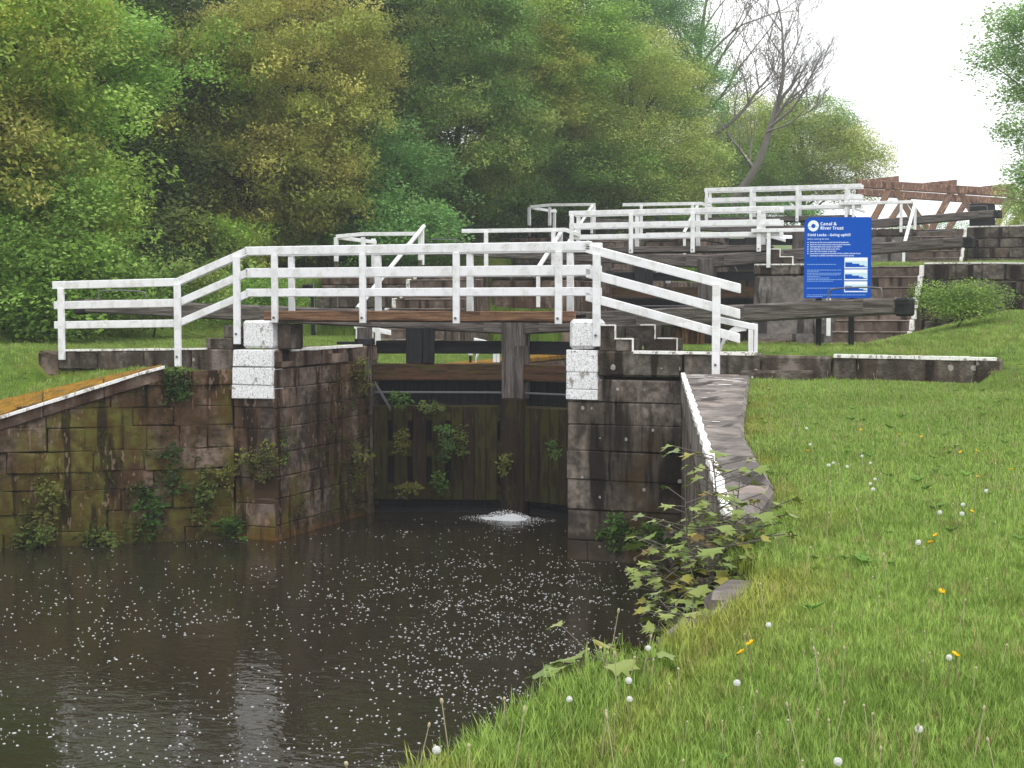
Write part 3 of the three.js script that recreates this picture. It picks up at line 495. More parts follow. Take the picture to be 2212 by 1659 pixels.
  part(w, 'coping_stone', bar(-1.05, 0, 1.31, 1.6, -2.9, .03, .04, .006, rng), M.stoneBrown); part(w, 'coping_stone', bar(-2.15, -1.06, 1.31, 1.6, -2.9, .03, .04, .006, rng), M.stoneDark);
  part(w, 'white_edge', whiteEdge([[-2.1, 1.61, 0], [-.1, 1.61, 0]], .06, .035, 141 + n), M.whiteLine);
  { const gs = []; for (let k = 0; k < 5; k++) gs.push(bar(-2.2, -2.12, 1.3 - .3 * k, 1.55 - .3 * k, 3.4 - .42 * (8 - 1.6 * k), 3.46 - .42 * (8 - 1.6 * k), .01, .006, rng)); }
  w = thing('retaining_wall', `dark stone retaining wall left of the steps up to the ${lab} lock`, 'wall', [-6.55, g, z + .3]);
  for (let k = 0; k < 4; k++) { let x = 0; for (let i = 0; i < 4; i++) { const l = .55 + .3 * rng() + (k % 2) * .12 * (i === 0); part(w, 'stone', bar(x - l + .006, x - .006, .3 * k + .3, .3 * (k + 1) + .294, -.4, rng() * .02, .025, .006, rng), k < 3 ? M.stoneDark : M.stoneBrown); x -= l; } }
}
M.stoneLichenWide = std({ map: (() => { const t = wallTex(3, 3, { w: 512, h: 512, dark: rgb(100, 94, 90), light: rgb(138, 130, 125), seed: 355, lichen: .035 }); t.repeat.set(1 / 3, 1 / 3); return t; })(), bumpMap: bumpRough, bumpScale: .01 });
upperWorks(2, 3.03, -14.7, 'second'); upperWorks(3, 4.57, -29.2, 'third');
{
  const w = thing('lock_chamber', 'stone walls of the lock chambers behind the second gates', 'lock chamber', [0, 0, -15]);
  for (const [y, z0, z1] of [[4.45, -14.3, -2.9], [5.95, -40, -17.5]]) for (const s of [-1, 1]) part(w, 'chamber_wall', bar(s > 0 ? 2.45 : -3.1, s > 0 ? 3.1 : -2.45, 0, y, z0, z1, .02), M.stoneBrown);
}

// ---------------------------------------------------------------- signs and the truss bridge
{ // blue information board on two black posts
  const w = thing('information_sign', 'blue information sign with white lettering and lock diagrams on two black posts', 'sign', [0, 0, 0]);
  const c = at(1809, 557, 22.9); w.position.set(c.x, 3.0, c.z); w.rotation.y = .30;
  const cw = 840, ch = 1024, cn = document.createElement('canvas'); cn.width = cw; cn.height = ch; const x = cn.getContext('2d');
  x.fillStyle = '#0b50b4'; x.fillRect(0, 0, cw, ch);
  x.fillStyle = '#e8eef6'; x.beginPath(); x.arc(110, 110, 70, 0, 7); x.fill(); x.fillStyle = '#b4cbe6'; x.beginPath(); x.arc(110, 110, 70, 0.1, Math.PI - .1); x.fill(); x.fillStyle = '#e8eef6'; x.beginPath(); x.arc(110, 118, 60, .2, Math.PI - .2); x.fill(); x.fillStyle = '#0b50b4'; x.beginPath(); x.arc(110, 112, 27, 0, 7); x.fill();
  x.fillStyle = '#eef2f8'; x.font = 'bold 56px sans-serif'; x.fillText('Canal &', 196, 104); x.fillText('River Trust', 196, 158);
  x.font = 'bold 45px sans-serif'; x.fillText('Field Locks - Going uphill', 38, 240); x.font = '24px sans-serif'; x.fillText('Before entering the locks', 38, 284);
  x.font = 'bold 22px sans-serif'; ['Remove all the anti-vandal handcuff padlocks', 'Read ALL the instructions and prepare the locks', 'The BOTTOM LOCK needs to be EMPTY', 'The MIDDLE LOCK needs to be FULL', 'The TOP LOCK needs to be FULL', 'Once this is completed ENSURE all the paddles ahead of you', 'are FULLY CLOSED and follow the instructions below'].forEach((s, i) => { x.fillText(s, 70, 326 + i * 28); if (i < 6) x.fillRect(40, 312 + i * 28, 10, 14); });
  x.fillStyle = 'rgba(214,226,242,.62)'; // unreadable small print in the photograph: lines of it
  for (const [y0, n, ws] of [[592, 1, [360]], [664, 8, [430, 150, 425, 415, 160, 280, 440, 330]], [892, 1, [380]], [978, 2, [740, 200]]]) for (let i = 0; i < n; i++) { let px = 38; const r = RNG(y0 + i); while (px < 38 + ws[i]) { const wd = 8 + r() * 26; x.fillRect(px, y0 + i * 20, Math.min(wd, 38 + ws[i] - px), 9); px += wd + 5; } }
  [510, 660, 810].forEach((y, i) => { x.fillStyle = '#dfe9f5'; x.fillRect(505, y, 290, 138); x.fillStyle = '#c7e3ee'; x.fillRect(512, y + 40, 276, 80); x.fillStyle = '#f2f6fa'; x.fillRect(512, y + 8, 276, 34); x.fillStyle = '#0b50b4'; for (const [a, h] of [[0, 62], [88, 78], [142, 98], [194, 112]]) x.fillRect(514 + a, y + h, 278 - a - 4 > 90 && a < 194 ? 90 : 80, 122 - h); x.fillStyle = '#dfe9f5'; for (const [a, h0] of [[88, 20], [142, 34], [194, 48]]) { x.fillRect(514 + a, y + h0, 3, 44); } x.fillStyle = '#5c6f96'; x.beginPath(); const bx = [745, 715, 665][i]; x.moveTo(bx - 16, y + [108, 96, 82][i]); x.lineTo(bx + 16, y + [108, 96, 82][i]); x.lineTo(bx, y + [92, 84, 70][i]); x.fill(); });
  const t = new THREE.CanvasTexture(cn); t.colorSpace = THREE.SRGBColorSpace;
  const W = 1.02, H = 1.245, r = .05, R = .12, s = new THREE.Shape(); s.moveTo(-W / 2 + .02, 0); s.lineTo(W / 2 - .02, 0); s.quadraticCurveTo(W / 2, 0, W / 2, .02); s.lineTo(W / 2, H - r); s.quadraticCurveTo(W / 2, H, W / 2 - r, H); s.lineTo(-W / 2 + R, H); s.quadraticCurveTo(-W / 2, H, -W / 2, H - R); s.lineTo(-W / 2, .02); s.quadraticCurveTo(-W / 2, 0, -W / 2 + .02, 0);
  const blue = std({ color: new THREE.Color('#0b50b4'), roughness: .8 });
  const g = new THREE.ExtrudeGeometry(s, { depth: .02, bevelEnabled: false, curveSegments: 8 }); g.translate(0, .80, 0); part(w, 'board', g, blue);
  const fg = new THREE.ShapeGeometry(s, 8); const uv = fg.attributes.uv, p = fg.attributes.position; for (let i = 0; i < uv.count; i++) uv.setXY(i, p.getX(i) / W + .5, p.getY(i) / H); fg.translate(0, .80, .024); part(w, 'printed_face', fg, std({ map: t, roughness: .85 }));
  for (const [xx] of [[-.27], [.23]]) part(w, 'post', bar(xx - .04, xx + .04, -.2, 1.7, -.085, -.005, .008), M.black);
}
stub('small_sign', 'tiny blue sign beyond the middle footbridge railings', 'sign', t => { const p = at(1419, 476, 62); t.position.copy(p); part(t, 'panel', bar(-.12, .16, 0, .85, -.02, .02, .01), std({ color: new THREE.Color('#2f5cc0'), roughness: .5 })); part(t, 'post', bar(-.03, .06, -1.5, 0, -.03, .01, .005), M.black); });
{ // rusty truss bridge beyond the top lock
  const w = thing('truss_bridge', 'rusty steel truss bridge crossing beyond the top lock', 'bridge', [0, 0, 0]);
  const P = (u, v, d) => { const q = at(u, v, d); return [q.x, q.y, q.z]; }, dn = 66, df = 71;
  const top = (u, d) => P(u, lerp(390, 409, (u - 1890) / 305), d), topF = (u) => P(u, lerp(417, 437, (u - 1890) / 305), df);
  part(w, 'top_chord', rail(top(1850, dn).map((q, i) => i === 1 ? q - .18 : q), top(2290, dn).map((q, i) => i === 1 ? q - .18 : q), .36, .34, .02), M.rust);
  part(w, 'top_chord', rail(topF(1850), topF(2290), .34, .3, .02), M.rust);
  for (const u of [1940, 2065, 2190]) part(w, 'bracket', rail(P(u - 70, 389.6 + (u - 1960) * .0623, dn), P(u, 384 + (u - 1890) * .0623, dn), .03, .3, .004, .27), M.rust);
  const diag = (u0, u1, v0, d, wd) => { const a = P(u0, v0, d), b = P(u1, 512, d); const g = tube([a, b], .001, 1, 3); const dir = new V3(b[0] - a[0], b[1] - a[1], b[2] - a[2]), L = dir.length(); const bx = new THREE.BoxGeometry(wd, L, .28); boxUV(bx); const geo = boxUV(new THREE.BoxGeometry(wd, L, .28)); geo.applyQuaternion(new THREE.Quaternion().setFromUnitVectors(new V3(0, -1, 0), dir.normalize())); geo.translate((a[0] + b[0]) / 2, (a[1] + b[1]) / 2, (a[2] + b[2]) / 2); part(w, 'diagonal', geo, (u0 * 7 | 0) % 2 ? M.rust : M.rustGrey); };
  for (const u of [1908, 2045, 2180]) { diag(u + 14, u - 42, 408, dn, .26); diag(u + 26, u + 86, 410, dn, .24); diag(u + 46, u - 8, 430, df, .24); diag(u + 52, u + 108, 430, df, .22); }
  part(w, 'bottom_chord', rail(P(1840, 512, dn), P(2290, 520, dn), .4, .34, .02), M.rust); part(w, 'bottom_chord', rail(P(1840, 512, df), P(2290, 520, df), .4, .34, .02), M.rust);
}
stub('black_panel', 'black board on two posts near the end of the highest balance beam', 'board', t => { const p = at(2121, 495, 50); t.position.copy(p); t.rotation.y = .3; const s = new THREE.Shape(); s.moveTo(-.42, 0); s.lineTo(.42, 0); s.lineTo(.42, .72); s.quadraticCurveTo(.42, .85, .3, .85); s.lineTo(-.42, .85); const g = new THREE.ExtrudeGeometry(s, { depth: .04, bevelEnabled: false }); part(t, 'panel', g, M.black); for (const x of [-.34, .3]) part(t, 'post', bar(x, x + .06, -.4, .8, -.06, -.002, .005), M.iron); });

// ---------------------------------------------------------------- foliage
function leafClump(seed, n, R, len, flat = .55, wr = .55) {
  const rng = RNG(seed), P = [], C = [], U = [], q = new THREE.Quaternion(), e = new THREE.Euler();
  for (let i = 0; i < n; i++) {
    let x, y, z; do { x = rng() * 2 - 1; y = rng() * 2 - 1; z = rng() * 2 - 1; } while (x * x + y * y + z * z > 1);
    const c = new V3(x * R, y * R * flat, z * R), l = len * (.7 + .6 * rng()), w = l * wr;
    e.set((rng() - .5) * 1.5 + .25, rng() * 6.28, (rng() - .5) * 1.5); q.setFromEuler(e);
    const v = [[0, 0, 0], [w / 2, l * .03, l * .45], [0, -l * .04, l], [-w / 2, l * .03, l * .45]].map(a => new V3(...a).applyQuaternion(q).add(c)), b = .72 + .5 * rng();
    for (const k of [0, 1, 2, 0, 2, 3]) { P.push(v[k].x, v[k].y, v[k].z); C.push(b, b * (.96 + .08 * rng()), b * .9); U.push(0, 0); }
  }
  const g = new THREE.BufferGeometry(); g.setAttribute('position', new THREE.Float32BufferAttribute(P, 3)); g.setAttribute('color', new THREE.Float32BufferAttribute(C, 3)); g.setAttribute('uv', new THREE.Float32BufferAttribute(U, 2)); g.computeVertexNormals(); return g;
}
const leafMat = new THREE.MeshPhysicalMaterial({ vertexColors: true, side: THREE.DoubleSide, roughness: .75, transmission: .38, thickness: 0, specularIntensity: .2 });
const clumpBig = [1, 2].map(s => leafClump(600 + s, 44, .42, .10)), clumpFine = [1, 2].map(s => leafClump(620 + s, 36, .40, .085, .6)), clumpSmall = leafClump(640, 20, .13, .085, .8), clumpFar = leafClump(650, 40, .6, .13, .6);
const C = {
  oak: [[.125, .122, .032], [.112, .120, .032], [.138, .130, .040], [.100, .120, .030]],
  oakGreen: [[.085, .130, .026], [.105, .138, .030], [.122, .128, .030]],
  green: [[.065, .112, .024], [.082, .128, .030], [.052, .092, .020]],
  lime: [[.090, .140, .032], [.110, .155, .038], [.075, .118, .030]],
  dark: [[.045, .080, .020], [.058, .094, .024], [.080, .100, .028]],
  olive: [[.125, .150, .040], [.145, .158, .050], [.105, .138, .038]],
  cool: [[.055, .108, .034], [.072, .132, .042], [.045, .088, .028]],
};
// blobs: [centre V3, rx, ry, rz, palette, weight]
function crownMesh(blobs, o) {
  const rng = RNG(o.seed), mats = [], cols = [], m4 = new THREE.Matrix4(), q = new THREE.Quaternion(), e = new THREE.Euler(), sprays = [];
  for (const [c, rx, ry, rz, pal, wgt = 1] of blobs) {
    const area = 4 * Math.PI * Math.pow((Math.pow(rx * ry, 1.6) + Math.pow(rx * rz, 1.6) + Math.pow(ry * rz, 1.6)) / 3, 1 / 1.6);
    const n = Math.round(area / (o.sp || .55) * wgt);
    for (let i = 0; i < n; i++) {
      let d = new V3(rng() * 2 - 1, rng() * 2 - 1, rng() * 2 - 1); if (d.length() > 1 || d.length() < .1) { i--; continue; } d.normalize();
      const ns = fbm(d.x * 2.2 + c.x, d.y * 2.2 + d.z * 2.2 + c.y, 3, o.seed); const rr = rng() < .25 ? .45 + .4 * rng() : .78 + .26 * rng() + (ns - .5) * .5;
      const p = new V3(c.x + d.x * rx * rr, c.y + d.y * ry * rr, c.z + d.z * rz * rr);
      const col = pal[Math.floor(rng() * pal.length)], tone = (2.75 + 1.6 * rng()) * (o.tone || 1); sprays.push([p, d]);
      const sr = (o.sr || .62) * (.7 + .6 * rng()), k = Math.round((o.k || 9) * (.7 + .6 * rng())), hx = new V3(d.x, 0, d.z).normalize();
      for (let j = 0; j < k; j++) {
        let a = rng() * 2 - 1, b = rng() * 2 - 1, f = rng() * 2 - 1;
        const pp = p.clone().add(new V3(a * sr + hx.x * sr * .3, f * sr * .38 - .22 * (a * a + b * b) * sr, b * sr + hx.z * sr * .3));
        e.set((rng() - .5) * .9, rng() * 6.28, (rng() - .5) * .9); q.setFromEuler(e); const s = (.7 + .6 * rng()) * (o.scale || 1);
        m4.compose(pp, q, new V3(s, s, s)); mats.push(m4.clone()); const t = tone * (.85 + .3 * rng()); cols.push(new THREE.Color(col[0] * t, col[1] * t, col[2] * t));
      }
    }
  }
  const im = new THREE.InstancedMesh(o.geo, leafMat, mats.length); mats.forEach((m, i) => { im.setMatrixAt(i, m); im.setColorAt(i, cols[i]); }); im.name = 'crown'; im.userData.kind = 'stuff'; im.castShadow = im.receiveShadow = true;
  return { im, sprays };
}
function limbs(root, base, sprays, n, r0, seed, mat = M.bark) {
  const rng = RNG(seed), gs = [], top = new V3(); let hi = base.y; for (const [p] of sprays) { top.add(p); hi = Math.max(hi, p.y); } top.divideScalar(sprays.length || 1);
  const tk = top.clone(); tk.y = lerp(base.y, hi, .75); const m1 = base.clone().lerp(tk, .5).add(new V3((rng() - .5) * .5, 0, (rng() - .5) * .5));
  part(root, 'trunk', tube([base.clone().setY(base.y - .5), base, m1, tk], r0, 12, 8, r0 * .3), mat);
  const cv = new THREE.CatmullRomCurve3([base, m1, tk]);
  for (let i = 0; i < n; i++) { const [p] = sprays[Math.floor(rng() * sprays.length)]; const t = clamp((p.y - base.y) / (tk.y - base.y) * .7 - .1, .15, .95), a = cv.getPointAt(t), m = a.clone().lerp(p, .55); m.y += .1 * a.distanceTo(p) * (rng()); gs.push(tube([a, m, p], r0 * .28, 6, 5, r0 * .05)); }
  if (gs.length) part(root, 'limbs', merge(gs), mat);
}
let treeSeed = 2000;
function tree(name, label, base, blobs, o = {}) {
  const t = thing(name, label, 'tree', [base.x, base.y, base.z]); o.seed = o.seed || treeSeed++;
  const loc = blobs.map(b => [b[0].clone().sub(base), ...b.slice(1)]); const { im, sprays } = crownMesh(loc, { geo: clumpBig[o.seed % 2], ...o });
  limbs(t, new V3(0, 0, 0), sprays, o.limbs ?? 18, o.r0 || .22, o.seed + 3); t.add(im); return t;
}
const gAt = (u, d) => { const p = at(u, 600, d); p.y = landH(p.x, p.z); return p; };
const bl = (u, v, d, ru, rv, rz, pal, w) => [at(u, v, d), ru * d / FPX, rv * d / FPX, rz, pal, w];
tree('oak_tree', 'bronze leaved oak at the far left edge above the green tree', gAt(-120, 31), [bl(20, 90, 30, 190, 170, 1.8, C.oakGreen), bl(-30, 330, 29.5, 160, 140, 1.6, C.oak), bl(120, 420, 30.5, 120, 150, 1.5, C.oakGreen)], { k: 10 });
tree('leafy_tree', 'fresh green leafy tree at the left edge with branches reaching over the balance beam', gAt(20, 30), [bl(150, 300, 31, 110, 110, 1.3, C.lime), bl(120, 540, 29.5, 150, 150, 1.5, C.green), bl(40, 640, 29, 150, 90, 1.2, C.green), bl(220, 130, 33, 110, 130, 1.5, C.green)], { k: 10 });
tree('oak_tree', 'large bronze green oak overhanging behind the left railings', gAt(520, 46), [bl(540, 385, 43, 225, 150, 2.2, C.oak), bl(640, 130, 43, 190, 190, 2.4, C.oak), bl(400, 190, 42, 170, 170, 2.0, C.oakGreen), bl(680, 370, 42.5, 95, 110, 1.4, C.oak), bl(400, 545, 40, 150, 80, 1.5, C.oakGreen), bl(560, 520, 44, 120, 60, 1.6, C.oakGreen)], { k: 10, r0: .3 });
tree('leafy_tree', 'cool green tree between the bronze oak and the dark trees', gAt(860, 45), [bl(860, 390, 44, 85, 130, 1.6, C.cool), bl(850, 500, 43, 120, 70, 1.4, C.cool)], { k: 10 });
tree('leafy_tree', 'tall dark green tree in the middle of the wood', gAt(980, 57), [bl(960, 80, 50, 170, 170, 2.6, C.dark), bl(1010, 290, 49, 150, 150, 2.4, C.dark), bl(1100, 415, 58, 170, 80, 2.0, C.green), bl(980, 440, 56, 110, 70, 1.6, C.dark)], { k: 10, geo: clumpBig[0] });
tree('leafy_tree', 'olive tinted tree with bronze sprays behind the middle footbridge', gAt(1150, 59), [bl(1120, 120, 55, 150, 180, 2.6, C.oakGreen), bl(1200, 320, 58, 150, 125, 2.0, C.olive), bl(1240, 70, 56, 120, 110, 2.2, C.lime)], { k: 10, geo: clumpBig[1] });
tree('birch_tree', 'pale olive feathery tree right of the middle of the wood', gAt(1380, 62), [bl(1360, 220, 60, 150, 160, 2.8, C.olive), bl(1400, 370, 58, 150, 100, 2.6, C.olive), bl(1300, 390, 57, 110, 80, 2.2, C.green)], { k: 12, geo: clumpFine[0], sr: .7, limbs: 30 });
tree('leafy_tree', 'bright green tree behind the feathery olive tree near the sky', gAt(1430, 75), [bl(1420, 60, 72, 110, 110, 2.6, C.cool), bl(1490, 170, 71, 70, 100, 1.8, C.cool), bl(1320, 20, 73, 120, 80, 2.2, C.cool)], { k: 11, geo: clumpFine[1], sr: .75 });
tree('leafy_tree', 'rounded green tree at the right end of the wood against the sky', gAt(1740, 78), [bl(1730, 320, 74, 125, 110, 2.8, C.olive), bl(1640, 370, 73, 100, 70, 2.2, C.lime), bl(1810, 360, 74, 75, 80, 1.8, C.olive), bl(1760, 270, 75, 70, 60, 1.6, C.cool)], { k: 11, geo: clumpFine[0], sr: .8, limbs: 26 });
tree('leafy_tree', 'shady green tree low behind the bare tree', gAt(1560, 84), [bl(1625, 300, 80, 85, 100, 2.2, C.olive), bl(1600, 400, 79, 110, 60, 2, C.olive), bl(1560, 330, 82, 90, 110, 2.4, C.cool), bl(1500, 400, 80, 100, 60, 2, C.green)], { k: 9, geo: clumpFine[1], sr: .8 });
// dim wood filling the slope behind
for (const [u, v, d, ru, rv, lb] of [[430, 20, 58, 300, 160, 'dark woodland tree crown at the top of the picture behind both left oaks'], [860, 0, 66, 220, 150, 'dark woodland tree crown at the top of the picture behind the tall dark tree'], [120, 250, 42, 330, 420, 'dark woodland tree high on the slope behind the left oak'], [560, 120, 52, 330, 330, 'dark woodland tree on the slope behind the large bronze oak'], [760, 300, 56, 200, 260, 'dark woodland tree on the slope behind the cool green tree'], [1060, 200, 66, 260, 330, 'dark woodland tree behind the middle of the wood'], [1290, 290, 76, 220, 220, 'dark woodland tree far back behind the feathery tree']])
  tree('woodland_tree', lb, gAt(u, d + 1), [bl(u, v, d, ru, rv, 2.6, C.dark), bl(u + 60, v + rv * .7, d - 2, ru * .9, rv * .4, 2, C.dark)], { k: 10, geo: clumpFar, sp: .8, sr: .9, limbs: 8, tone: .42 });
// bare and half bare trees against the sky
function bareTree(label, base, spec, buds, seed) {
  const t = thing('bare_tree', label, 'tree', [base.x, base.y, base.z]), rng = RNG(seed), gs = [], tips = [];
  const grow = (p, d, l, r, k) => {
    const n = 4, pts = [p.clone()]; let q = p.clone(), dd = d.clone();
    for (let i = 0; i < n; i++) { dd.add(new V3((rng() - .5) * .3, (rng() - .38) * .22, (rng() - .5) * .3)).normalize(); q = q.clone().addScaledVector(dd, l / n); pts.push(q); }
    gs.push(tube(pts, r, k > 2 ? 5 : 3, k > 2 ? 5 : 3, Math.max(.008, r * .5))); tips.push(q); if (k <= 0) return;
    const m = k > 2 ? 3 : k > 1 ? 3 : 2;
    for (let i = 0; i < m; i++) { const f = (i + 1) / m, at0 = pts[Math.min(4, Math.round(f * 4))], ax = new V3(rng() - .5, (rng() - .5) * .4, rng() - .5).normalize(), nd = dd.clone().applyAxisAngle(ax, (i === m - 1 ? .15 : .45) + .35 * rng()); nd.y += .16; grow(at0.clone(), nd.normalize(), l * (.52 + .3 * rng()), Math.max(.011, r * .5), k - 1); }
  };
  for (const [p0, p1, r, r1, arms] of spec) {
    const a = p0.clone().sub(base), b = p1.clone().sub(base), l = a.distanceTo(b), mid = a.clone().lerp(b, .5).add(new V3(.25, -.1, 0)), cv = new THREE.CatmullRomCurve3([a, mid, b]);
    part(t, 'trunk', tube([a, mid, b], r, 12, 8, r1), M.bareTwig); const dir = b.clone().sub(mid).normalize();
    for (let i = 0; i < arms; i++) { const f = .45 + .55 * i / (arms - 1), side = i % 2 ? 1 : -1, nd = dir.clone().add(new V3(side * (.5 + .5 * rng()), .1 * rng(), (rng() - .5) * .8)).normalize(); grow(cv.getPointAt(f), nd, l * (.36 + .14 * rng()), r1 * .75, 4); }
    grow(b, dir, l * .4, r1, 4);
  }
  part(t, 'twigs', merge(gs), M.bareTwig);
  if (buds) { const m4 = new THREE.Matrix4(), q = new THREE.Quaternion(), im = new THREE.InstancedMesh(leafClump(seed + 5, 10, .3, .09), leafMat, buds); for (let i = 0; i < buds; i++) { const p = tips[Math.floor(rng() * tips.length)]; m4.compose(p, q.setFromEuler(new THREE.Euler(rng() * 3, rng() * 6, rng() * 3)), new V3(1, 1, 1)); im.setMatrixAt(i, m4); im.setColorAt(i, new THREE.Color(.22, .20, .10)); } im.name = 'new_leaves'; im.userData.kind = 'stuff'; t.add(im); }
  return t;
}
bareTree('leafless leaning tree with fine twigs against the white sky', gAt(1600, 70), [[at(1580, 440, 69), at(1668, 262, 68), .22, .13, 2], [at(1668, 262, 68), at(1690, 70, 68), .12, .05, 5], [at(1662, 275, 68), at(1745, 175, 67), .08, .035, 4], [at(1655, 285, 68), at(1740, 235, 67), .05, .025, 3]], 0, 3001);
bareTree('half bare tall tree just coming into leaf beside the bright green tree', gAt(1500, 78), [[at(1490, 440, 77), at(1512, 110, 76), .26, .12, 7], [at(1530, 300, 74), at(1640, 190, 74), .13, .06, 5]], 500, 3002);
// tree at the right edge: hanging leafy sprays
{
  const base = gAt(2420, 34); const t = thing('leafy_tree', 'leafy branches hanging in from a tree at the right edge of the sky', 'tree', [base.x, base.y, base.z]);
  const bs = []; for (const [u, v, ru, rv] of [[2185, 30, 40, 36], [2165, 120, 42, 26], [2200, 190, 40, 40], [2150, 150, 26, 14], [2190, 260, 26, 30], [2205, 300, 16, 24], [2230, 60, 70, 80], [2260, 220, 70, 110], [2225, 400, 26, 46], [2330, 120, 110, 160], [2300, 330, 70, 120]]) { const b = bl(u, v, 32, ru, rv, .45, [[.10, .15, .07], [.12, .17, .08], [.085, .13, .06]], u > 2220 ? 1 : .55); b[0].sub(base); bs.push(b); }
  const { im, sprays } = crownMesh(bs, { seed: 3100, geo: clumpFine[0], sr: .3, k: 5, sp: .16, scale: .8 }); limbs(t, new V3(0, 0, 0), sprays, 22, .16, 3101); t.add(im);
}
for (const [u, v, d, ru, rv, pal, lb] of [[2215, 440, 58, 34, 50, C.olive, 'olive bush at the right edge behind the truss bridge'], [2000, 500, 95, 110, 26, C.cool, 'far row of pale bushes seen below the truss bridge']])
  { const p = at(u, v, d), base = new V3(p.x, landH(p.x, p.z), p.z), t = thing('bush', lb, 'bush', [base.x, base.y, base.z]); const { im, sprays } = crownMesh([[p.clone().sub(base), ru * d / FPX, rv * d / FPX, 1, pal], [p.clone().sub(base).multiplyScalar(.5), ru * d / FPX, rv * d / FPX, 1, pal]], { seed: 3200 + u, geo: clumpFine[1], sr: .5, k: 7 }); limbs(t, new V3(0, 0, 0), sprays, 8, .05, 3201); t.add(im); }
// undergrowth at the wood's edge
function bush(name, label, u, v, d, ru, rv, rz, pal, o = {}) { const p = at(u, v, d), g = Math.min(landH(p.x, p.z), p.y - .1), base = new V3(p.x, g, p.z), t = thing(name, label, 'bush', [base.x, base.y, base.z]); const { im, sprays } = crownMesh([[p.clone().sub(base), ru * d / FPX, rv * d / FPX, rz, pal]], { seed: 3300 + Math.round(u), geo: clumpFine[1], sr: .3, k: 7, sp: .2, scale: .6, ...o }); limbs(t, new V3(0, 0, 0), sprays, 8, .03, 3301); t.add(im); return t; }
bush('shrub', 'dense green shrub on the grass below the curved right wall', 2068, 645, 25.2, 74, 34, .5, C.lime, { k: 12, sp: .1, sr: .24, scale: .5, tone: .8, geo: clumpFine[0] });
for (const [u, v, d, ru, rv, pal, lb] of [[60, 690, 31.5, 110, 36, C.dark, 'dark undergrowth under the far left tree'], [330, 640, 33, 150, 60, C.dark, 'dark undergrowth behind the left railing'], [540, 640, 36.5, 100, 45, C.green, 'green undergrowth above the left bridge steps'], [650, 575, 45, 150, 50, C.dark, 'shady undergrowth under the large bronze oak'], [860, 520, 48, 160, 40, C.dark, 'dark undergrowth behind the white corner railing'], [1080, 480, 60, 150, 40, C.dark, 'dark undergrowth left of the middle footbridge'], [1330, 455, 66, 190, 26, C.green, 'low green bushes behind the middle footbridge railings'], [1620, 455, 70, 160, 30, C.cool, 'low green bushes behind the highest footbridge']])
  bush('undergrowth', lb, u, v, d, ru, rv, .9, pal, { sr: .5, k: 8, sp: .4, scale: .85, geo: clumpBig[0] });

// ---------------------------------------------------------------- plants on the walls and gates
function wallPlant(name, label, u, v, d, ru, rv, col, n, seed, o = {}) {
  const p = at(u, v, d), t = thing(name, label, 'plant', [p.x, p.y, p.z]), rng = RNG(seed), m4 = new THREE.Matrix4(), q = new THREE.Quaternion();
  const im = new THREE.InstancedMesh(o.geo || clumpSmall, leafMat, n), stems = [];
  for (let i = 0; i < n; i++) { let x, y; do { x = rng() * 2 - 1; y = rng() * 2 - 1; } while (x * x + y * y > 1); const pp = new V3(x * ru * d / FPX, y * rv * d / FPX, (rng() - .3) * (o.deep || .14)); m4.compose(pp, q.setFromEuler(new THREE.Euler((rng() - .3) * 1.2, rng() * 6, (rng() - .5) * 1.2)), new V3(1, 1, 1).multiplyScalar((.6 + .7 * rng()) * (o.s || 1))); im.setMatrixAt(i, m4); const k = .9 + .7 * rng(); im.setColorAt(i, new THREE.Color(col[0] * k, col[1] * k, col[2] * k)); if (i % 4 === 0) stems.push(tube([[0, -rv * d / FPX * .7, -.05], [pp.x * .5, pp.y * .4 - .02, .02], pp], .005, 4, 4)); }
  im.name = 'leaves'; im.userData.kind = 'stuff'; im.castShadow = im.receiveShadow = true; part(t, 'stems', merge(stems), M.twig); t.add(im); return t;
}
const G1 = [.075, .155, .03], G2 = [.11, .15, .035], G3 = [.05, .10, .022], YG = [.14, .15, .035];
const dL = u => lerp(22.45, 23.45, u / 500); // left wing wall's distance along the picture
for (const [u, v, ru, rv, c, n, lb] of [
  [315, 1105, 34, 62, G1, 46, 'bright green leafy plant low on the left wing wall'], [496, 1143, 30, 24, G1, 22, 'small green fern at the waterline under the left pier'], [372, 1010, 22, 52, G3, 22, 'trailing green plant halfway up the left wing wall'], [60, 1150, 60, 26, G2, 34, 'low leafy weeds at the waterline by the left frame edge'], [90, 1085, 40, 46, YG, 26, 'yellowish hanging weeds on the far left of the wing wall'], [205, 1160, 70, 16, G2, 30, 'row of small weeds along the foot of the left wing wall'], [385, 835, 34, 36, G3, 30, 'dark ivy patch under the left coping'], [440, 1080, 26, 60, G2, 24, 'thin green weeds beside the bright leafy plant on the left wall']])
  wallPlant('wall_plant', lb, u, v, dL(u) - .12, ru, rv, c, n, 4000 + u);
